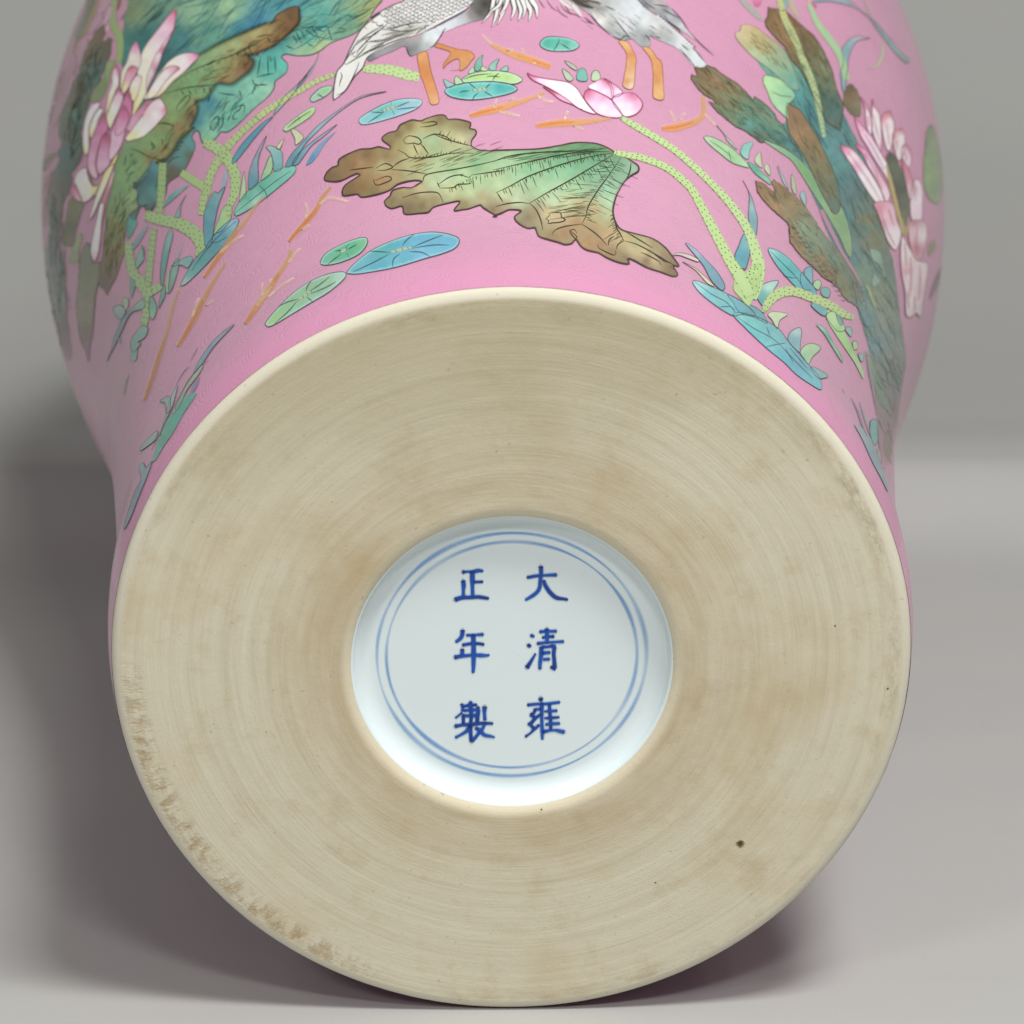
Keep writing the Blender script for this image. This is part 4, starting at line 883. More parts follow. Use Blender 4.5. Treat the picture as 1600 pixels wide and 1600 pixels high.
# ---- lily pads
def pad(z, pts, cols, layer, veins, eye, line='4c5058', label=None):
    o = fill('lily_pad', vase, z, pts, cols, layer, edge=('b8e4e4', 4.0, .6), step=3.5, mott=.04)
    if label: o['label'] = label
    ink = outline(z, pts, 1.4, line, ink=Ink(), alpha=.85)
    for v_ in veins: ink.line(v_, 1.3, '3c4a48', z=z, alpha=.8)
    ink.flush('vein', o, layer+.5)
    if eye:
        kk = Ink(); p = z(eye); kk.line(p, 1, 'c4d4b0', taper=0, prof=[2.5, 4.5, 2.5], alpha=.85)
        for (x, y) in cat(p, False, 4)[::2]: kk.dot(x, y-1, 1.2, '5c6a54', .7); kk.dot(x+1, y+1.2, 1.1, '5c6a54', .6)
        kk.flush('pad_eye', o, layer+.8)
    return o
pad(Q, '280,1420 350,1340 480,1240 650,1160 830,1105 1000,1085 1150,1110 1215,1150 1180,1220 1060,1270 950,1300 680,1380 400,1430 310,1432', '400,1340,5cb8cc 550,1260,52b8b8 640,1200,3cb0bc 750,1160,4cb0d0 900,1130,54b0d4 1100,1150,5cb4d4 900,1240,6cbcdc 700,1320,5cb8d4 550,1360,4cb0cc', 6, ['740,1200 780,1150 840,1105', '830,1210 950,1160 1080,1110', '830,1220 1000,1195 1130,1195', '800,1250 900,1255 970,1290', '720,1270 670,1310 658,1380', '630,1270 500,1340 330,1420', '630,1255 550,1250 470,1245'], '640,1255 740,1230 820,1215', label='large blue lily pad near the foot rim')
pad(Q, '60,1330 120,1250 300,1160 430,1130 450,1180 380,1270 220,1340 90,1360', '120,1310,6cc0a0 250,1230,4cb88c 340,1200,54bc90 400,1170,74c890 200,1290,60bc98', 6, ['250,1235 180,1245', '270,1220 300,1180', '290,1230 360,1190', '280,1260 300,1295', '230,1270 120,1355'], '225,1255 250,1240 275,1228', label='small green lily pad beside the large blue one')
pad(Y, '360,1420 400,1350 540,1190 720,1020 930,880 1150,790 1330,765 1370,800 1330,870 1150,1020 900,1170 700,1290 480,1420 390,1450', '450,1330,a0d488 560,1240,9cd494 700,1120,94c898 900,950,90c498 1150,850,98c8a4 1280,830,a8d4c0 1000,1040,90c8a8 700,1220,94d0a8', 6, ['760,1110 620,1150 520,1210', '760,1130 640,1270 480,1410', '870,1010 890,940 940,880', '930,1000 1050,920 1160,830', '930,1040 1120,960 1240,890', '880,1080 950,1140'], '770,1115 830,1080 930,1010', label='long pale green lily pad touching the large blue one')
pad(PXL, '660,159 650,155 624,156 599,164 580,174 570,180 561,188 565,195 580,194 610,186 640,176 655,168', '575,188,88ccd8 600,172,5cc0b8 625,165,78c8cc 645,162,a0ccdc 630,176,94c4dc 605,185,80c8d8', 6, ['612,165 610,158', '620,168 640,160', '620,172 655,168', '613,173 617,181', '600,177 580,176', '598,178 575,193'], '598,174 610,170 620,167')
pad(W, '330,520 450,450 700,410 950,440 1090,515 1050,560 950,580 700,545 500,555 350,560', '450,490,b0dc80 650,450,b4e088 900,480,b4dc88 1000,530,c0e498', 6, ['800,440 740,490 720,540', '640,490 700,480 810,490', '350,520 500,470 700,450'], None)
pad(W, '125,650 230,600 430,560 700,550 900,570 1022,625 1000,670 850,720 600,765 400,775 220,745 140,700', '250,650,4cc0b8 350,690,44b8b0 550,590,64ccc0 800,610,2cb0ac 900,630,48bcb8 700,690,70ccc8 450,730,74cccc', 6.3, ['420,560 510,640', '690,570 620,640', '540,690 490,730 465,785', '610,670 720,735', '300,690 350,670 430,665'], '470,655 560,650 660,640')
pad(J, '745,560 780,500 860,465 1000,470 1150,500 1240,570 1200,620 1100,645 900,645 790,610', '860,550,3cb4a0 930,540,4cbca8 1080,540,44b4a0 1150,580,7cccb8 1000,610,74c8b8', 6, ['985,490 985,530 970,560 920,640', '1010,555 1130,630', '1000,550 1030,560'], None)
pad(G, '680,1250 700,1200 800,1110 900,1080 960,1090 940,1150 850,1220 720,1280', '760,1210,a4ccac 870,1130,98d090', 4.6, ['770,1190 850,1220', '780,1170 810,1200'], None)
pad(S, '500,670 540,610 680,500 850,390 905,400 870,480 750,570 620,650 540,690', '600,610,b8d890 780,480,b4e084', 4.6, ['690,500 710,560', '560,640 680,540 850,430'], None, line='7a9058')
for q_, c_ in (('430,400 480,370 495,410 480,440 420,450', '450,410,b8d8a8'), ('490,400 500,320 540,260 600,210 580,280 590,340 560,400 540,420', '540,340,64b49c 560,280,88c0b0'), ('560,400 590,355 640,380 660,410 600,420', '600,390,c0dca0'), ('670,380 700,320 800,260 770,330 755,410 690,410', '730,340,90c8b8'), ('810,410 850,370 905,350 905,420', '870,390,98ccb8'), ('240,520 265,475 320,520 350,570 260,590', '280,530,b0d4a4'), ('105,520 160,540 240,590 150,625', '170,580,98c8c4')):
    blade(W, q_, c_, 6.4)
for q_, c_ in (('310,100 360,125 405,180 390,200 345,190', '360,160,bcd0b4'), ('430,185 435,130 460,95 495,95 520,150 515,200 450,200', '470,150,74bcb0'), ('555,195 560,130 590,110 620,130 625,190', '590,160,c0d4b0'), ('330,30 400,60 440,100 430,115 370,80', '400,80,bcc8b4')):
    blade(X, q_, c_, 6.2)

# ---- goldfish
def fish(z, pts, prof, colr='fa962c', tail=None, fins=(), layer=6, col2='f4b468', halo=True):
    k = Ink(); p = z(pts)
    prof = [q*1.15 for q in prof]
    if halo: k.line(p, 1, 'f6d8b4', taper=0, prof=[q+2.6 for q in prof], alpha=.6, soft=2.4, a2=.25)
    k.line(p, 1, colr, taper=0, prof=prof, alpha=.97, soft=1.0, col2=col2, a2=.62)
    k.line(p[:max(3, len(p)*2//3)], 1, 'cc6a14', taper=.5, prof=[q*.38 for q in prof], alpha=.25, soft=1.6)
    o = k.flush('goldfish', vase, layer)
    if fins or tail:
        t = Ink()
        for f_ in list(fins)+([tail] if tail else []): t.line(f_, 4.2, 'f8dcbc', z=z, alpha=.5, soft=2.6, taper=.45)
        t.flush('fin', o, layer+.4)
    return o
fish(J, '880,840 760,800 600,745 400,680 220,600 130,550', [5, 7, 8, 8, 5, 3], 'fa9c34', '150,560 80,500 30,440', ('530,690 540,640 520,610', '330,640 420,640', '660,800 700,790'))
fish(W, '435,975 560,940 700,905 850,870 1000,820 1180,760 1370,680', [3, 6.5, 8.5, 7.5, 5.5, 4, 2.5], 'fa9428', '1280,720 1380,790 1470,795', ('740,880 760,800 770,760', '800,920 930,950 1060,980', '920,790 1000,750'))
fish(X, '92,572 180,562 300,548 420,545 560,532 720,508', [2.5, 6.5, 8.5, 7, 5, 2.5], 'fa962c', None, ('330,520 345,480 360,450', '400,570 490,605'))
fish(X, '1140,595 1220,590 1300,575 1400,545 1470,500 1490,450 1480,330', [3, 8, 9, 7.5, 6, 5, 5], 'fa9428', '1490,470 1540,520 1590,570', ('1250,540 1230,490 1210,450', '1300,530 1310,490 1340,470'), col2='e8b070')
fish(PXL, '452,378 462,366 480,346 495,328 505,308 518,292', [2, 4.5, 6, 5, 4, 2.5], 'ee7e14', '500,320 515,310 545,316', ('478,342 481,330 478,318', '470,360 485,352'), col2='e0a060')
fish(Y, '110,1410 200,1280 300,1130 430,950 530,790 620,660 665,560 680,480', [2, 5, 7, 6.5, 5.5, 4.5, 4.5, 4.5], 'f08814', '650,650 720,560 800,470', ('330,1060 320,970 330,900', '420,900 430,850', '400,1080 550,950 720,840'), col2='e0b070')
fish(PXL, '320,434 333,415 346,397 358,380 372,360 384,346 398,325 412,308', [2, 4, 5, 5, 4, 3.5, 2.5, 1.5], 'ec8c2c', None, ('345,395 365,378 382,368',), col2='e4b880')
fish(PXL, '279,541 292,520 305,496 318,470 330,448 342,428 354,410', [2, 4.5, 6, 5, 4, 3, 2], 'e8821c', None, ('302,495 306,480 312,466', '322,478 335,470'), col2='e0b078')
fish(PXL, '226,626 238,592 248,560 258,530 266,500 272,475 280,452', [1.5, 4, 4.5, 3.5, 3, 3, 2], 'e08c40', None, (), col2='dcb490')

# ---- left crane
def group(name, label=None):
    e = bpy.data.objects.new(name, None); col.objects.link(e); e.parent = vase; e.empty_display_size = .01
    if label: e['label'] = label
    return e
cr = group('crane', 'grey and white crane with one orange leg raised')
WING = np.concatenate([G('980,1255 968,1200 1010,920 1100,800 1170,640 1270,450 1340,350 1450,250 1560,170'), I_('0,230 100,160 300,60 420,0'), PXL('640,-30 700,-40 752,-40'), I_('1285,0 1230,90 1120,170 950,260 780,350 680,400 560,450 400,500 200,590 0,690'), G('1400,720 1340,850 1240,960 1110,1150')])
cb = fill('belly', cr, I_, '1290,-250 1240,90 1100,190 780,360 680,400 560,470 400,500 200,590 -40,690 -20,780 150,700 300,640 400,590 440,600 460,680 500,715 560,690 620,670 700,640 780,590 850,490 900,420 1000,380 1120,330 1250,290 1400,250 1500,180 1620,60 1650,-250', '-20,740,7c7c84 150,670,a4a4ac 350,590,96969c 450,640,6c6c70 550,600,84848a 600,480,a0a09c 500,500,a4a4a0 700,560,b4bcc0 700,470,e4ecf0 800,480,eef4fa 780,400,dce8f0 900,350,e0ecf8 1050,280,dce4f4 1150,230,c0c4cc 1250,200,88847e 1350,150,504a44 1420,60,3c3834 1500,0,504c48 1300,80,6c6862 1550,100,5c5854 950,380,f0ecec 1100,320,c8c8c8', 6, soft=1.2, mott=.06)
cw = fill('wing', cr, PXL, WING, '530,130,f0f0ec 545,110,f2f2ee 560,80,e8e8e4 590,60,e4e4e0 600,40,f2f2f0 620,50,d8d8d4 640,20,f2f2f2 660,30,f4f4f4 680,10,f0f0f0 700,20,f2f2f2 660,50,d4d4cc 630,55,c4c4bc 690,45,e8e8e8 720,10,e4e4e4 640,45,c0c0b8 610,70,e0e0dc 570,100,f0f0ec', 6.6, soft=0, edge=('9c9c98', 1.6, .4), mott=.03)
k = Ink()
k.line(np.concatenate([WING, WING[:1]])[:17], 1.6, '4c4c50', taper=0, alpha=.85, smooth=True)
k.line(np.concatenate([I_('1285,0 1230,90 1120,170 950,260 780,350 680,400')]), 2.2, '545c68', alpha=.9)
for s_ in ('980,1255 1110,1150 1240,960 1340,850 1400,720 1600,590', '1010,1200 1130,1130 1250,900 1290,790', '1110,800 1130,815 1290,720 1600,560', '1210,690 1230,720 1290,690 1400,560', '1040,870 1100,800 1200,640 1290,500', '1380,540 1600,500', '1390,500 1370,540 1280,640 1270,690', '1060,910 1080,960 1060,1020 1045,1090', '1270,540 1400,440 1600,320', '1240,580 1350,500 1500,430 1600,330', '1330,680 1500,600 1600,550', '1390,350 1360,350 1390,370', '1300,620 1460,450 1540,390', '1180,700 1260,640', '1470,250 1450,280 1510,290', '1520,280 1510,320 1560,330 1600,300'):
    k.line(s_, 1.5, '3c3c40', z=G, alpha=.8)
for s_ in ('130,380 250,385 420,400 550,380 660,350 690,320', '0,520 100,530 300,460 480,400', '0,600 200,520 420,430', '0,650 250,540 480,460', '560,440 600,400 680,350', '670,380 680,340 740,320', '150,370 300,350 500,300 680,290', '870,470 900,400 935,360', '730,600 780,580 850,490 880,430', '440,600 470,680 500,710', '760,270 755,320', '20,440 100,390 180,330 210,280'):
    k.line(s_, 1.5, '4a4a4c', z=I_, alpha=.75)
for i in range(26):
    t0 = rg.uniform(0, 1); x0 = rg.uniform(100, 560); y0 = 480-(x0-100)*.27+rg.uniform(-30, 60)
    k.line(np.array([[x0, y0], [x0+80, y0-26], [x0+170, y0-50]])/8+(580, 0), 1.0, 'b0b0aa', alpha=.6)
WP = cat(WING)
u1 = np.array((math.cos(math.radians(-27)), math.sin(math.radians(-27)))); u2 = np.array((-u1[1], u1[0]))
for row in range(14):              # scale feathers
    for cl in range(22):
        c_ = np.array((606, 36))+u1*(cl*7.0+(row % 2)*3.5)+u2*(row-7)*5.1+rg.uniform(-.7, .7, 2)
        if not inside(WP, c_[None]+np.array([[0, 0], [6, 0], [-6, 3], [0, 6]]) if False else c_[None])[0]: continue
        # scales stop at the long flight feathers
        lim = 44-(c_[0]-600)*.13
        if c_[1] > lim+rg.uniform(-2, 2): continue
        s_ = rg.uniform(.58, .78)
        pts = [c_+(-u1*.9*s_*5+u2*-3.2*s_), c_+(-u1*5.6*s_+u2*.6), c_+(-u1*3.4*s_+u2*4.2*s_), c_+(u1*1.2*s_+u2*4.4*s_), c_+(u1*3.4*s_+u2*2.0*s_)]
        k.line(np.array(pts), 1.15, '3c3c42', alpha=.8, taper=.4)
        k.line(np.array([c_-u1*1.0+u2*.7, c_+u1*2.0-u2*1.2]), .9, '909094', smooth=False, alpha=.55)
        if rg.rand() < .35: k.line(np.array([c_+u1*1-u2*2, c_+u1*4-u2*3.5]), 1.0, '8c8c90', smooth=False, alpha=.5)
k.flush('feather_line', cr, 7.2)
def legpart(z, pts, cols, layer): 
    o = leaf('leg', z, pts, cols, layer, line='a8602c', lw=1.2, parent=cr_, step=3.5); return o
cr_ = cr
legpart(I_, '580,690 600,850 610,930 660,1050 710,1200 750,1310 850,1280 800,1060 750,900 720,750 690,650', '630,720,e09a58 660,850,d07c2c 680,950,d88434 720,1100,dc8c44 790,1250,e4a870 680,760,dc9850', 5.6)
legpart(I_, '800,590 960,640 990,680 910,800 905,865 960,800 1080,740 1110,790 1110,890 1190,850 1260,760 1295,710 1220,640 1070,620 840,550', '850,570,d48434 1050,650,d08434 1200,680,d88c40 1180,800,dc9c58 930,820,cc8440', 5.6)
k = Ink(); k.line('1100,880 1050,880 990,885', 1.5, 'd0a078', z=I_, alpha=.7); k.flush('claw', cr, 6)
# fringe of neck plumes between the two birds
nf = group('plume_fringe', 'fringe of white plumes hanging beside the left crane')
def plume(z, pts, w, layer, line='383838', base='f2f2f0'):
    k = Ink(); p = z(pts)
    k.line(p, 1, base, taper=0, prof=[w, w, w*.8, .6], alpha=.97, soft=.5)
    c = cat(p, False, 6); t = np.gradient(c, axis=0); t /= np.hypot(*t.T)[:, None]; n_ = np.stack([-t[:, 1], t[:, 0]], 1)
    ww = np.interp(np.linspace(0, 1, len(c)), np.linspace(0, 1, 4), [w, w, w*.8, .6])[:, None]/2
    k.line(c+n_*ww, 1.7, line, smooth=False, alpha=.9); k.line(c-n_*ww, 1.2, '8c8c88', smooth=False, alpha=.7)
    return k.flush('plume', nf, layer)
for i, (s_, w_) in enumerate((('200,-200 170,0 130,160 20,300', 7), ('230,-200 230,0 200,200 145,350', 7), ('330,-200 320,0 290,150 215,320', 8), ('290,-150 250,50 150,140 90,200', 6), ('400,-200 410,0 430,120 385,260', 8), ('470,-200 480,0 510,140 475,270', 9), ('540,-200 560,0 630,140 605,280', 9), ('600,-200 640,0 700,100 715,240', 9), ('350,-150 340,20 300,120 240,200', 7), ('510,-200 520,-20 560,120 530,240', 8))):
    plume(J, s_, w_, 7.4+.12*i)

# ---- right crane
c2 = group('crane', 'grey and white crane standing on two orange legs')
fill('back', c2, K, '560,-250 640,-40 820,-60 960,40 1000,80 1130,230 1250,400 1420,570 1200,430 900,240 700,110 560,0', '700,20,a0a4a8 850,40,c4bcbc 950,120,8c8c90 1050,180,b8bcc4 1120,220,84888c 1150,320,c8ccd4 1000,230,b0b4bc 1300,460,d0c8d0 800,120,9ca0a4', 5.8, soft=1.5, mott=.12)
fill('belly', c2, K, '-420,-250 -300,-40 -100,120 20,200 120,310 200,380 300,470 400,515 480,510 540,500 640,585 690,600 775,575 760,460 800,480 980,560 1100,620 1320,840 1470,810 1300,600 1150,430 900,240 700,100 600,-40 560,-250', '-300,-100,c8c8c4 -150,30,b0aca6 0,60,7c766e 100,120,8e8a84 50,200,e8e4e4 150,280,eeeaea 200,100,b0b4b4 330,80,ccd4d4 450,50,d4dce0 600,150,e0ecf4 520,200,e8eef4 400,250,e4e8ec 300,300,a8aca8 250,400,a8acaa 400,440,98a0a0 480,480,848c90 460,350,eceeee 600,400,9ca4a4 700,470,8c9494 720,560,a0a4a4 560,330,c8d0d4 700,300,e8f2f6 830,350,eef2f2 900,430,a8acac 1000,500,b0b4b8 800,450,8c8890 1000,400,b8bcbc 1150,560,dce4e8 1300,700,e4ecf0 1400,800,e0e8ec 1150,480,e4e8ec 1250,640,ccd8dc', 6, soft=1.2, mott=.06)
k = Ink()
for i in range(14):
    t0 = i/13; x, y = 860+t0*420, 215+t0*370
    k.dot(x+rg.uniform(-8, 8) if 0 else x/8+920, y/8, 3.0, 'f6f8f8', .9, 1.2, .9); k.line(np.array([[x+20, y-20], [x+45, y+5], [x+35, y+30]])/8+(920, 0), 1.4, '5c6468', alpha=.75)
for s_ in ('320,240 420,370 510,480', '520,490 450,450 400,500 300,460', '700,440 750,490 760,520', '820,460 900,490', '560,-40 700,80 760,120', '800,60 1000,90', '930,130 1080,210 1140,235', '940,200 1000,280 1150,380', '1000,280 1120,380 1160,440', '1230,520 1240,550', '1290,600 1310,610', '1130,610 1320,830', '1300,600 1460,800', '1250,400 1400,560 1560,700', '20,200 130,320 260,440', '200,80 330,140', '-60,220 60,310', '640,-20 740,70 830,120', '1150,560 1250,640', '1020,100 1140,230 1260,410'):
    k.line(s_, 1.7, '484c52', z=K, alpha=.7)
for s_, c_ in (('-420,-60 -300,60 -200,120', 'f0ecea'), ('-360,-60 -240,40 -130,120', 'e8e4e0'), ('-220,60 -140,150 -90,220', 'f4f2f2'), ('-300,-80 -150,0 0,40', '5c5650'), ('-200,-60 0,0 150,60', '6a6458'), ('-140,-90 0,-30 140,20', 'd8d4cc'), ('-250,-20 -100,60 60,110', '4c463e')):
    k.line(s_, 5, c_, z=K, alpha=.8, soft=1.5)
for s_ in ('830,0 900,100 980,150', '1000,60 1080,150 1190,190 1250,230', '1060,80 1140,190', '960,80 1000,160 1100,230', '730,0 780,70 810,110', '1320,270 1430,310', '1340,170 1400,210 1480,310'): k.line(s_, 1.5, '6c6468', z=J, alpha=.7)
for i in range(70):
    x0, y0 = rg.uniform(-300, 1000), rg.uniform(-60, 450)
    if -60+ (x0+300)*.28 < y0 < 260+(x0+300)*.33: k.line(np.array([[x0, y0], [x0+40, y0+26], [x0+80, y0+60]])/8+(920, 0), .9, 'a0a4a8' if rg.rand() < .6 else '6c7074', alpha=.5)
k.flush('feather_line', c2, 6.8)
cr_ = c2
legpart(K, '370,520 440,620 470,700 460,850 430,1000 430,1090 550,1110 580,850 590,730 540,620 480,530', '440,560,e4b070 520,700,d88c40 500,850,dca060 480,1020,dc9448 540,950,e8c08c 530,1080,ecd0b4', 5.7)
legpart(K, '670,600 770,740 800,900 800,1100 810,1230 930,1250 930,1100 910,800 850,730 760,610', '720,640,e0a860 830,800,dc9448 840,1000,d48c3c 880,1100,e0a864 860,1220,e4b070', 5.7)

# ---- the pink lotus bud
fb = flower('pink lotus bud with one open petal, between the two cranes')
LOTUS.clear()
petal(fb, X, '150,250 220,300 300,360 400,400 480,435 340,340 240,290 190,262', '180,265,a03c40 220,290,c04860 300,340,e8a0c8 400,390,f0b4d8', 8, line='983c60')
petal(fb, X, '20,135 60,190 200,260 330,340 450,430 590,475 490,350 430,260 350,210 200,185 70,160', '35,150,b82c64 70,172,dc80ac 130,195,f4d4ea 220,210,fae8f8 300,250,f4e8ec 350,260,fceefc 420,320,f8f0fe 500,410,fceefc 400,370,fcdcf4', 8.4, line='983058', lw=1.6, edge=('c85088', 3.0, .4))
petal(fb, X, '660,180 580,210 530,260 720,350 725,240', '660,190,b02c60 620,220,f0b8d8 580,250,fce4f4 660,290,f8dcf0 710,320,f0c0e0 700,220,d86c9c', 8.2, line='983058', lw=1.5, edge=('c85088', 3.0, .4))
petal(fb, X, '660,180 760,240 815,305 730,335 710,250', '690,205,b42c60 740,250,e898c4 770,290,f8d8ee 730,310,f4cce8', 8.3, line='983058', lw=1.5, edge=('c85088', 3.0, .4))
petal(fb, X, '890,297 780,310 730,345 740,400 800,470 840,500 920,480 970,430 977,380 940,330', '890,305,b43068 850,320,dc7cae 800,340,f0bcde 920,340,d8709f 950,390,e8a4cc 800,400,fbe4f6 870,410,f6d8f0 850,470,fce6f6', 8.5, line='983058', lw=1.6, edge=('c85088', 3.0, .4))
petal(fb, X, '530,270 490,320 510,380 580,460 680,500 790,505 803,470 720,360 620,300', '530,280,a82c58 520,310,cc5c90 560,310,dc84b0 600,340,f0b8dc 650,340,dc8cb8 560,400,f8d4ee 650,420,fbe2f4 750,470,fadcee 730,400,f0b8da', 8.6, line='903050', lw=1.7, edge=('c85088', 3.0, .4))
inkflower()

# ---- right: the tall bunch of withered leaves
RB = PXL('1182,95 1215,90 1240,75 1275,95 1300,130 1320,180 1345,230 1365,280 1372,330 1388,380 1398,420 1408,500 1416,560 1408,620 1398,690 1380,740 1372,690 1366,620 1360,560 1348,515 1335,472 1325,440 1310,400 1290,360 1275,320 1250,270 1225,232 1200,218 1185,200 1228,190 1225,150')
rb_ = fill('lotus_leaf', vase, PXL, RB, '1230,120,62b0a0 1250,150,4a9c9c 1240,100,7cb4a0 1270,170,357c80 1290,190,4c7c7c 1300,160,4a8478 1310,220,589094 1330,240,609498 1270,220,48949c 1290,260,4aa09c 1310,290,44888c 1330,300,56787c 1350,330,5c8078 1320,340,3c8890 1340,360,4c7870 1360,380,80805c 1350,340,84743c 1330,400,50848c 1350,430,6c9478 1370,420,5a7c70 1340,460,548890 1370,460,7c8c64 1360,500,568890 1380,500,84947c 1400,480,808c7c 1345,520,6c8c78 1365,540,5c8c94 1390,560,848c7c 1370,600,7c8c84 1385,640,9a9a90 1388,700,a8a49c 1210,205,4c8c80 1240,230,3f8484 1260,250,5ca49c', 2, soft=1.5, mott=.12, pw=3.2, fade=(1375, 560, 1386, 760))
rb_['label'] = 'dark teal mass of lotus leaves climbing the right side'
k = Ink()
streaks(k, PXL, RB, 190, 62, 9, 40, ['2f6c78', '6ab8b0', '9cd4b8', '3c686c', '54a0a4', '8c8450', '306468'], 2.2, .36, 12, .06)
streaks(k, PXL, RB, 220, 64, 12, 18, ['1c4448', '84c8b8', '2c3c3c', '54988c', '8c7c50'], 1.0, .38, 51, .08)
k.flush('vein', rb_, 2.5)
r1 = np.concatenate([L('150,780 120,850 150,960 80,930 75,990 150,1100 240,1190 350,1250 380,1300 290,1270 400,1400 520,1500 640,1590'), M('750,200 870,290 950,350 1010,330 1200,420 1330,520 1480,640 1450,500 1330,330 1250,180'), L('1230,1570 1150,1500 1120,1430 1050,1350 960,1270 870,1210 850,1260 760,1150 660,1050 560,990 450,920 380,860 250,810')])
o = fill('lotus_leaf', vase, PXL, r1, q2(L, '150,850,6c5a3a 250,900,7a6440 150,1000,7e7458 300,1000,80643c 370,1000,a8845c 450,1100,a48058 350,1150,847250 500,1050,84744c 550,1150,907c50 450,1250,807c54 600,1200,8c8c60 500,1350,7c8860 650,1300,74885c 750,1200,7c7c54 800,1350,68946c 900,1350,64846a 700,1450,5c947c 850,1500,3f7464 600,1500,7a8460 1000,1450,74a084 1100,1550,6c9478') + ' ' + q2(M, '800,100,55b0a8 700,100,4f7c64 900,280,506048 1000,200,38786c 1100,250,3c7870 1200,350,256c64 1300,350,4c9490 1350,450,4a8c90 1200,200,6ca48c', ), 3, smooth=False, edge=('544a30', 2.4, .5), jag=1.1, mott=.1)
o['label'] = 'long withered leaf pointing at the right crane'
k = Ink(); streaks(k, PXL, r1, 60, 42, 7, 30, ['6a5838', '4c8c80', 'b8ac7c', '5c7454', '7cc0ac'], 1.5, .42, 15, .05)
streaks(k, PXL, r1, 90, 40, 18, 11, ['3c2c18', 'b09c6c', '24483c', '5c4828'], 1.0, .4, 52, .1); k.line(r1, 1.3, '4a4030', smooth=False, taper=0, alpha=.55); k.flush('vein', o, 3.5)
leaf('lotus_leaf', PXL, '1191,219 1205,224 1222,231 1236,240 1252,253 1268,270 1280,285 1288,297 1303,305 1315,325 1324,350 1330,380 1329,402 1322,395 1312,372 1300,350 1288,330 1275,310 1262,290 1248,268 1235,250 1215,236', '1200,222,9cc49c 1230,242,84b88c 1255,265,74ac6c 1275,290,78b078 1300,320,8cbc84 1315,345,7cac6c 1322,370,84b078 1326,395,88a878', 4, line='5c7458', edge=('a8d4a8', 2, .4), label='narrow bright green leaf along the teal stalks')
o = leaf('lotus_leaf', PXL, '1229,162 1236,165 1250,173 1262,192 1275,212 1287,236 1300,265 1310,295 1312,325 1303,335 1290,315 1278,292 1262,257 1245,227 1232,206 1228,180', '1235,175,947050 1245,190,8c6c48 1250,210,a88458 1262,215,94784c 1275,235,8c7c50 1265,240,7c7048 1285,265,7c7c54 1295,290,6c7858 1303,320,5c7464', 4.2, line='50442e', jag=1.1, label='brown withered leaf in the middle of the bunch')
k = Ink(); streaks(k, PXL, PXL('1233,170 1250,178 1275,220 1300,275 1308,315 1290,308 1262,250 1240,212'), 34, 60, 8, 20, ['7c6640', 'c4a878', '6c7450'], 1.4, .45, 16); k.flush('vein', o, 4.6)
o = leaf('lotus_leaf', L, '700,325 690,390 640,400 628,460 700,560 830,700 960,800 1080,890 1180,980 1300,1100 1420,1120 1370,900 1320,780 1250,640 1150,540 1000,430 880,340 760,310', '760,350,d8c090 700,450,d0c09c 850,420,cdb880 900,500,b8a468 800,570,b8b880 950,560,b4a468 850,680,bcd0a8 1000,600,b4a470 1000,760,a8cca0 1100,650,a8a878 1150,700,94b094 1100,850,94c4a0 1230,750,9cb08c 1250,900,80b498 1330,1000,64a898', 4, line='8a7c70', lw=1.0, label='pale yellow-green leaf above the bright green sprig')
k = Ink(); streaks(k, L, '760,400 1000,500 1200,700 1300,900 1150,850 900,650', 24, 45, 9, 14, ['8c7c40', '7c8450', '5c8470'], 1.3, .6, 17); k.flush('vein', o, 4.5)
leaf('lotus_leaf', L, '985,950 978,1040 1020,1130 1080,1280 1160,1380 1260,1470 1295,1490 1280,1330 1375,1210 1300,1080 1200,1000 1050,950', '1050,1000,b8e4a4 1150,1050,acdca0 1250,1120,98d0a0 1080,1180,a8dca0 1200,1350,a8dcac 1300,1180,84c8a0', 4.4, line='5c6a50', vein=['1090,1150 1200,1200 1350,1215'], label='bright green sprig between the withered leaves')
r7 = PXL('1200,11 1199,25 1195,33 1196,41 1208,56 1226,74 1236,95 1250,110 1265,140 1290,190 1312,205 1318,165 1306,138 1301,117 1297,104 1285,78 1278,66 1270,55 1259,46 1245,34 1228,18 1216,15 1208,14')
o = fill('lotus_leaf', vase, PXL, r7, '1204,18,80643c 1205,35,8a6a44 1220,45,8e6a40 1230,60,9c7848 1215,60,84704c 1240,40,80602c 1255,55,7c6034 1245,75,8a7444 1265,75,74623c 1260,95,6c6c44 1280,90,808058 1290,110,8c8c64 1275,115,4c6448 1295,135,647c60 1285,150,3c645c 1300,170,44706c 1265,125,4c7c70', 4.6, smooth=False, edge=('54442a', 2, .5), jag=1.1, mott=.12)
o['label'] = 'tall brown withered leaf at the top of the bunch'
k = Ink(); streaks(k, PXL, r7, 50, 58, 8, 22, ['6c5630', 'b89c60', '4c8478', '7c7448'], 1.6, .42, 18); streaks(k, PXL, r7, 80, 58, 18, 10, ['3c2c14', 'b8985c', '1c3c34'], 1.0, .4, 53, .1); k.line(r7, 1.3, '4a3c28', smooth=False, taper=0, alpha=.6); k.flush('vein', o, 5)
stem('stem', PXL, '1213,-25 1224,25 1239,56 1251,87 1265,119 1275,150 1281,182 1287,215', [8, 9, 10, 9, 9, 8, 7, 5], 'c8cc84', 5.4, 4.5, col2='a4c898', dotc='8c9c58', dseed=31)
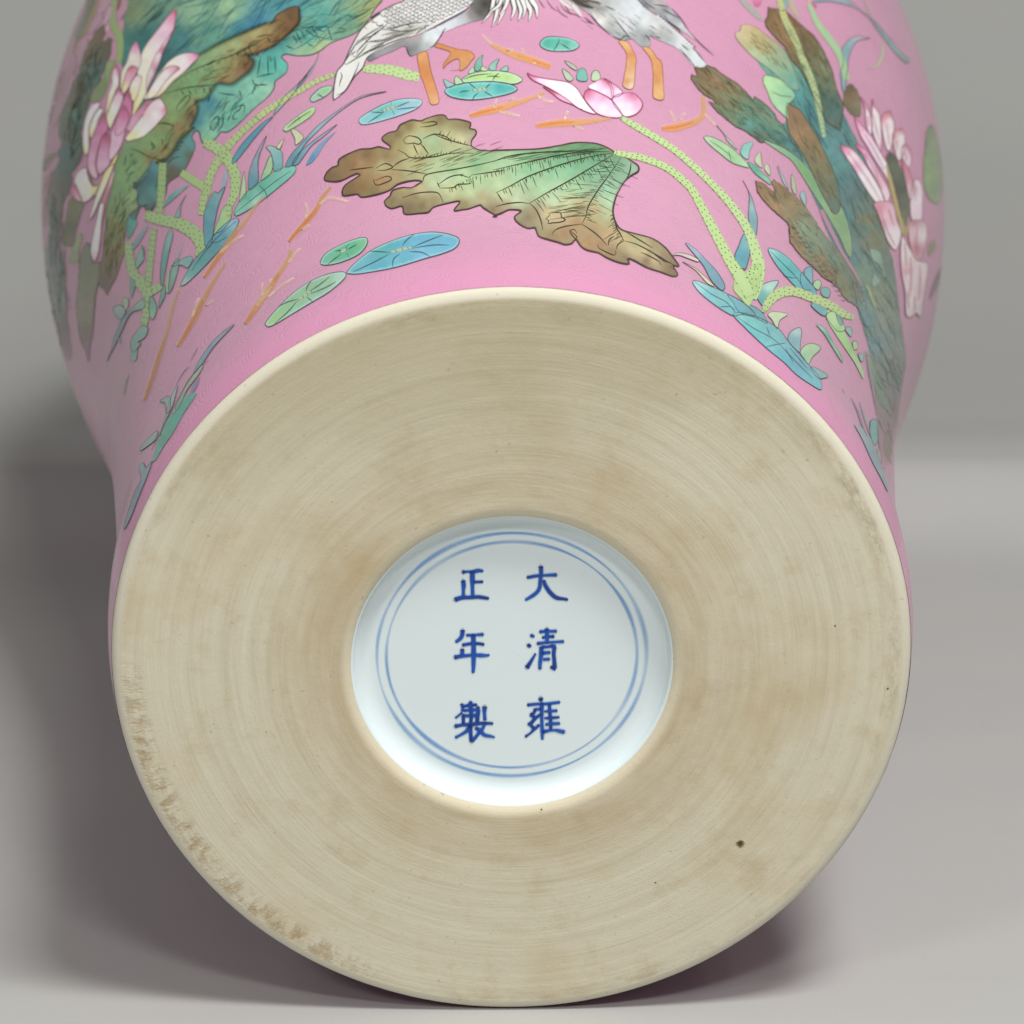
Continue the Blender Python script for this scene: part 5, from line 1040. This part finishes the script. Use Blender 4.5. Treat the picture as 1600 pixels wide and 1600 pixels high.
r10 = np.concatenate([M('880,820 900,960 950,1030 1020,1120 1130,1220 1280,1350 1300,1400 1310,1490'), U_('1040,100 1050,220 1150,350 1250,440 1350,540 1429,580'), P('230,1050 330,1190 400,1230 480,1290 560,1200 520,1010 450,900 330,720 250,600 100,420 0,280'), M('1580,1250 1500,1130 1400,1030 1280,940 1180,850 1110,805 1070,830 1130,980 1040,900 960,840')])
o = fill('lotus_leaf', vase, PXL, r10, q2(M, '900,880,947450 1000,1000,a07c50 1130,1120,b48c60 1100,980,8a7044 1250,1000,7c6c40 1250,1180,94805c 1350,1100,988458 1400,1250,84805c 1450,1400,8cac8c 1350,1480,987c50') + ' ' + q2(U_, '1080,180,a0744c 1150,280,a07a54 1200,150,80a484 1250,250,74987c 1300,380,94784c 1380,500,846a3c 1380,300,6c8c74') + ' ' + q2(P, '50,500,74947c 50,700,a8885c 150,650,5c8878 250,700,688c74 120,880,806442 250,900,7c8454 350,850,5c7c6c 350,1100,808450 450,1000,4c706c 480,1200,5c807c'), 4.8, smooth=False, edge=('5c4028', 2.4, .45), jag=1.1, mott=.1)
o['label'] = 'lower brown withered leaf beside the pad sprigs'
k = Ink(); streaks(k, PXL, r10, 60, 55, 8, 24, ['7c6640', 'c0a070', '4c8c80', '74947c'], 1.5, .42, 19)
for i in range(16):
    x, y = 1235+i*5.2, 356+i*7.5; k.line(np.array([[x, y], [x+5, y+2], [x+9, y-1]]), 1.2, '36584c', alpha=.6)
streaks(k, PXL, r10, 100, 52, 20, 11, ['4c3820', 'c09c6c', '244c40', '6c7c50'], 1.0, .38, 54, .1); k.line(r10[:14], 1.3, '5a4430', smooth=False, taper=0, alpha=.6); k.flush('vein', o, 5.3)
leaf('lotus_leaf', N, '690,1040 620,1170 620,1300 700,1430 830,1460 835,1250 790,1120', '690,1100,6c5a38 700,1250,80643f 780,1300,8c8060 700,1380,6c6a48', 4.6, line=None, soft=1.2, jag=.8)
k = Ink(); k.line(P('20,70 120,280 240,520 330,680 440,860 520,1010'), 1, 'd898b8', taper=0, prof=[6, 6, 5, 4, 3, 1], alpha=.75, soft=1.5); k.flush('stem', vase, 5.4)
leaf('stem', P, '560,990 600,1100 650,1230 720,1350 690,1200 620,1030', '620,1100,9cb07c 680,1280,94a87c', 5.4, line=None, soft=1.2)
leaf('lotus_leaf', P, '690,850 640,960 680,1040 760,950 720,900', '700,950,84ac94', 5.4, line=None, soft=1.8)
leaf('lotus_leaf', P, '620,560 700,560 780,640 830,900 800,930 740,760 660,700', '700,620,8cb49c 790,800,7c9c80', 5.4, line=None, soft=1.8)

# ---- right: the full lotus
f3 = flower('full pink lotus with a dark pod on the right of the vase'); LOTUS.clear()
for i, (q_, c_) in enumerate((
    ('500,90 560,220 570,330 590,480 640,580 655,440 620,280 560,150', '510,110,cc5484 560,190,dc90b4 600,330,f0dce6 620,500,eed4e0'),
    ('660,120 650,300 650,480 700,650 760,790 775,600 750,330 690,220', '662,160,bc5478 680,280,eedce4 700,420,f2e8ee 730,600,eedce6 760,760,d8a0b8'),
    ('885,265 800,305 768,400 790,560 820,700 860,770 900,700 935,450 895,330', '860,290,bc4468 810,360,d07090 870,400,f0e4ea 850,550,f0e6ee 860,720,eedae2'),
    ('1025,485 930,530 905,600 940,780 980,890 1020,860 1065,700 1060,560', '1020,500,b86080 930,580,c87088 1010,600,efe4ea 960,760,f0e4ec'),
    ('1085,685 1030,715 1010,800 1050,900 1105,990 1145,880 1130,760', '1110,740,b86878 1050,780,eed8e4 1090,920,eccedc'),
    ('430,330 500,420 620,560 700,680 780,820 860,970 885,1195 800,1050 700,900 600,730 500,560', '440,350,cc5084 500,470,e4a0c4 600,620,eccade 700,800,f0dce8 820,1000,f0e0ea'),
    ('440,690 540,820 600,950 700,1120 770,1280 820,1430 880,1330 840,1200 730,1020 640,850 560,740', '470,720,cc5c98 560,820,dc90c0 640,930,eccce0 740,1130,e4b0c4 820,1330,eccedc'),
    ('255,710 330,850 420,980 520,1150 620,1310 730,1440 830,1450 780,1300 680,1110 560,930 450,790 350,720', '270,725,b84878 330,780,e090b4 400,850,f2e2ee 420,980,dc98b8 550,1080,f2e4ee 680,1290,f2e8f0 780,1410,efe0ea'),
    ('1030,880 1040,1000 1080,1200 1130,1400 1175,1230 1130,1050 1090,950', '1050,950,c06880 1080,1080,c87890 1130,1300,e4bccc'),
    ('1175,1135 1140,1250 1125,1400 1150,1640 1270,1640 1285,1400 1285,1250 1240,1130', '1160,1180,b46070 1210,1180,efe0e4 1200,1350,eedae4 1210,1550,e8ccda'))):
    petal(f3, O_, q_, c_, 6+.2*i, line='a04868', lw=1.4, edge=('c4608a', 2.2, .38))
for i, (q_, c_) in enumerate((
    ('1020,400 1010,600 1020,850 1060,1050 1070,1200 1080,1380 1150,1400 1200,1350 1260,1400 1290,1200 1320,1000 1345,750 1230,700 1130,560 1060,430', '1060,600,eadce0 1080,850,d4909c 1120,900,ead8de 1250,800,e4d0d8 1120,1200,e6d8de 1240,1100,dcbcc8 1200,1340,d4c0c8'),
    ('680,-20 730,120 800,320 850,460 950,565 1015,360 960,200 900,-20', '740,60,c87088 800,150,e8b8c8 760,200,d890ac 850,350,eed8e2 950,420,f0e2ea 900,150,e0b4cc'),
    ('1120,230 1110,400 1150,600 1220,705 1280,620 1335,400 1325,230 1200,190', '1180,230,b46c80 1150,350,dca8bc 1210,350,ecccd4 1210,550,b8606c 1300,400,eadce2 1240,650,cc8898'))):
    petal(f3, P, q_, c_, 8.2+.2*i, line='a86880', lw=1.2, edge=('c87c98', 2.0, .3))
inkflower()
k = Ink()
for s_ in ('660,300 700,480 740,640', '830,420 850,560 870,700', '600,330 610,460', '960,640 960,780', '1050,780 1090,900', '560,560 680,760 800,1000', '350,780 480,960 620,1160 760,1400', '560,800 680,1000 780,1250', '1200,1200 1190,1400'): k.line(s_, 3, 'd890b4', z=O_, alpha=.4, soft=1.8)
for s_ in ('760,80 830,300 940,520', '860,60 920,260', '1220,280 1200,450 1220,640', '1060,480 1080,760', '1130,650 1140,900 1120,1150', '1250,760 1250,1000 1230,1200', '1090,1080 1110,1300', '1190,1150 1180,1330'): k.line(s_, 3, 'd08ca4', z=P, alpha=.45, soft=1.8)
k.flush('petal_vein', f3, 8.9)
fill('seed_pod', f3, O_, '870,770 828,840 850,940 900,1100 950,1300 1000,1500 1040,1690 1070,1700 1110,1600 1125,1450 1085,1200 1050,1050 980,910 910,785', '870,850,4c503c 920,1000,5c684c 1000,1100,4c5840 1020,1250,3c4430 1060,1400,505c40 1060,1600,6a7048', 9, soft=1, mott=.15)
k = Ink(); k.line(np.concatenate([O_('835,940 880,1150 930,1350 980,1550'), P('1010,200 1060,370 1120,200')]), 6, 'c8b864', alpha=.85, soft=1.2, taper=.15); 
for i in range(22):
    t0 = i/21; x, y = 1384+t0*22, 262+t0*80; k.dot(x+rg.uniform(-2, 2), y, 1.6, 'dcd084', .7)
k.flush('stamen', f3, 9.3)
leaf('lily_pad', O_, '1395,425 1335,520 1312,700 1290,1000 1310,1250 1380,1390 1470,1435 1530,1360 1545,1100 1505,700 1440,480', '1390,480,6c8458 1350,650,748c5c 1400,900,84a868 1330,1120,8cb46c 1440,1200,7c9c68 1480,900,84986c 1440,650,8c9c74 1500,1300,8c9c74', 5, line=None, soft=1.6, label='plain green pad at the far right edge')
k = Ink(); k.line('1440,440 1390,580 1370,640', 10, 'a8a878', z=P, alpha=.6, soft=3); k.line('1530,780 1450,1000 1380,1180', 7, '84848c', z=P, alpha=.6, soft=2); k.flush('grass_blade', vase, 5)

# ---- right top: thin stems, blades, a small bud
stem('stem', N, '180,40 300,300 450,500 570,680 630,860 660,1010', [5, 9, 10, 10, 10, 7], 'a8cc9c', 4)
blade(N, '950,480 900,470 800,455 700,490 630,570 600,620 620,800 580,900 590,1010 610,1150 650,1150 650,1000 670,850 690,700 740,580 800,510 880,490', '820,475,b4b4bc 680,580,84acb8 640,750,78acb8 610,1000,7cacb8', 3.8)
blade(N, '220,30 280,-40 420,-20 600,-30 720,30 850,130 1000,250 1100,370 1230,520 1340,660 1440,740 1430,790 1360,760 1250,640 1130,490 1030,360 950,240 800,120 650,60 480,25 350,25', '300,0,84a4b4 600,20,94acb8 850,140,b09cb4 1020,310,848c94 1150,450,74a0a0 1280,630,84acac 1420,760,849c98', 3.8, line='7a7484')
k = Ink(); k.line('1080,530 1110,650 1060,800 1010,845 930,840', 4.5, 'c4c8a4', z=N); k.line('870,0 920,100 960,210', 4, 'c4bca4', z=N, alpha=.6); k.flush('grass_blade', vase, 3.8)
k = Ink(); k.line('640,-60 830,130 980,270', 8, 'b4bcb0', z=L, alpha=.85, soft=1.5); k.flush('stem', vase, 3.6)
k = Ink(); k.line('1240,-80 1260,30 1250,130', 8, '94b4b4', z=L, soft=1.5); k.flush('stem', vase, 4)
k = Ink(); k.line('1290,-60 1340,90 1430,240', 8, 'd0c8a8', z=L, alpha=.7, soft=2); k.flush('stem', vase, 4)
fill('flower_bud', vase, L, '850,-80 850,40 880,90 920,90 960,40 960,-80', '900,20,d86c9c 910,60,c85c8c 870,0,e490b4', 4, soft=1.5)
fill('flower_bud', vase, N, '150,-60 170,40 230,60 280,120 290,80 250,20 230,-60', '200,10,e8a0bc 260,80,c4506c', 4, soft=1.2)

# ---- right: weeds near the foot
for q_, c_, v_ in (
    ('180,580 250,680 400,800 540,880 620,870 740,880 640,770 480,680 320,610 220,570', '230,610,a4dce0 330,690,74c4cc 430,720,78c4c8 480,790,70c0c8 640,830,64b4c0', ['200,580 350,690 480,760 560,850', '420,805 520,800 550,830']),
    ('545,870 640,980 830,1160 1000,1300 1100,1400 1230,1490 1330,1540 1310,1430 1200,1300 1050,1130 950,1000 820,920 650,860', '600,890,84d0d4 720,950,70c8c4 700,1010,5cbcc4 830,1050,6cc0c8 950,1080,78c0c8 1000,1250,64b4c4 1150,1350,64a8bc 1250,1450,6cb8c4', ['560,880 720,990 870,1070 960,1140', '830,1160 920,1140 1010,1125', '840,980 870,1060', '960,1140 1100,1290 1250,1440', '1010,1180 1080,1300', '1050,1170 1200,1350']),
    ('495,690 640,760 780,830 850,950 740,900 600,850 540,760', '600,770,64b0bc 740,850,5ca4b4', []),
    ('855,280 880,350 960,470 1100,620 1200,690 1290,685 1230,580 1150,490 1020,350 920,290', '890,310,94d8d8 960,400,5cc0c0 1050,480,44b8bc 1100,560,5cbcc4 1200,620,54a4b8', ['880,310 1000,430 1090,520 1150,600', '985,520 1050,540 1120,545', '1150,490 1140,560 1170,640 1240,650']),
    ('1175,510 1185,460 1240,440 1252,500 1245,600', '1215,500,74b4c0', []), ('1255,610 1270,570 1310,560 1330,600 1300,650', '1290,600,a8d8a0', []), ('1320,660 1340,630 1390,630 1410,670 1390,720 1340,700', '1360,670,74b4b4', []),
    ('745,700 760,650 830,590 945,568 905,650 860,730 815,800', '850,620,b8e0d4 800,690,5cb8b4 790,760,50a8ac', []),
    ('640,150 590,260 555,350 580,410 640,475 670,420 695,300 690,230', '650,240,74b4bc 620,350,50a0b4 640,430,5ca8b4', []),
    ('115,232 210,350 280,440 350,570 440,655 468,610 400,490 290,370 200,280', '200,310,98b4cc 300,420,74a8bc 400,570,6ca4bc', []),
    ('0,345 60,320 160,340 240,385 230,402 140,370 60,342', '150,352,d8d0c0', []), ('90,400 200,455 280,520 375,615 310,590 210,480', '240,500,d8d8b0', []),
    ('1035,1110 1050,1030 1120,988 1152,1010 1140,1150 1130,1205', '1110,1020,b0d4d8 1080,1110,6ca8b8', []), ('1140,1205 1190,1140 1260,1130 1325,1170 1250,1250 1215,1312 1180,1270', '1220,1180,b4dca8 1180,1240,9cd0a0', []),
    ('1230,1340 1300,1355 1392,1420 1320,1442 1280,1420', '1300,1400,84b8c0', []), ('850,870 900,845 1030,865 960,920 935,1000 890,920', '920,890,cce0b4', []),
    ('1235,780 1300,760 1375,800 1365,880 1300,850', '1310,810,6cb4bc', []), ('1370,880 1429,840 1500,900 1540,1000 1480,1020 1420,960', '1440,920,b4dc94', [])):
    blade(U_, q_, c_, 6.2, vein=v_)
blade(M, '720,820 790,960 800,1080 790,1280 820,1420 880,1515 902,1310 870,1170 830,1030', '790,980,9ca0b4 830,1150,94c0c4 850,1300,74a8b4 860,1450,80b0b4', 6.4)
for q_, c_, v_ in (('230,280 300,370 430,480 570,590 700,640 800,655 700,530 560,400 430,320 300,270', '290,310,bce0b4 430,410,a4d49c 600,520,a0d494 740,600,a8dcac', ['300,320 450,420 600,540', '540,450 560,530 580,590']), ('690,480 700,420 740,360 850,345 805,450 790,555 740,540', '760,430,8cccc4', []), ('870,590 890,510 940,465 952,560 962,665', '920,560,c4d4b0', []), ('990,680 1010,610 1045,630 1062,760', '1025,690,c8d4b0', []), ('780,590 880,640 960,720 1050,800 1065,875 960,800 860,720', '900,690,54b898 1020,810,80c8a4', []), ('1150,640 1220,760 1290,920 1230,860', '1230,820,a8c0c4', []), ('1330,740 1375,860 1390,1000 1330,920', '1350,880,b8cca4', []), ('1430,1000 1480,950 1510,1050 1500,1140', '1475,1040,98bcc4', []), ('390,130 480,240 530,330 650,440 600,360 520,280', '520,300,b8ccb0', [])):
    blade(M, q_, c_, 6.4, vein=v_, line='6a7c70')
for q_, c_, ln in (('240,150 300,220 350,300 400,380 455,465 440,400 380,300 310,180', '320,240,44b890 400,350,84c8a0 280,180,8cccac', '7a8c80'), ('325,25 325,100 400,230 480,350 560,470 628,600 628,540 570,400 500,260 430,130 390,60', '370,110,b4e09c 440,220,a4d488 520,340,9cd07c 600,520,b0d498', None), ('400,60 440,60 460,120 440,160', '435,110,74b0b0', '54606c'), ('480,190 500,165 530,180 530,250', '505,210,8cbcb4', '54606c'), ('540,290 575,290 580,350 550,360', '560,320,b0d494', '54705c'), ('585,390 625,390 635,420 615,460', '610,420,8cb8b4', '54606c'),
    ('555,975 620,1100 700,1280 780,1430 835,1540 825,1450 760,1280 720,1150 660,1050', '600,1050,98acb4 700,1220,7ca0ac 790,1420,84a8ac', None), ('690,950 685,1050 720,1150 750,1100 748,960 712,930', '715,1020,6cacac', '5c6c70')):
    blade(V, q_, c_, 6.4, line=ln)
k = Ink()
for s_, w_, c_ in (('530,760 580,860 620,980 660,1080', 3, '847c98'), ('600,790 640,920 690,1080', 3, '8cacac'), ('650,380 680,560 720,760 740,900', 2, '7c7c8c'), ('450,680 470,720', 1.5, '5c5064'), ('740,1000 770,1200 780,1300', 1.8, '6c7470'), ('750,1170 770,1290', 5, 'b8c0a8'), ('780,1340 810,1350', 1.5, '505450')): k.line(s_, w_, c_, z=V, alpha=.75)
k.flush('grass_blade', vase, 6.9)
for s_, w_, c_ in (('660,360 720,560 800,760 850,860', 12, '94b89c'), ('860,1000 830,1150 870,1300', 9, 'a8a888')):
    k = Ink(); k.line(s_, w_, c_, z=V, alpha=.6, soft=4, taper=.3); k.flush('stem', vase, 2.6)
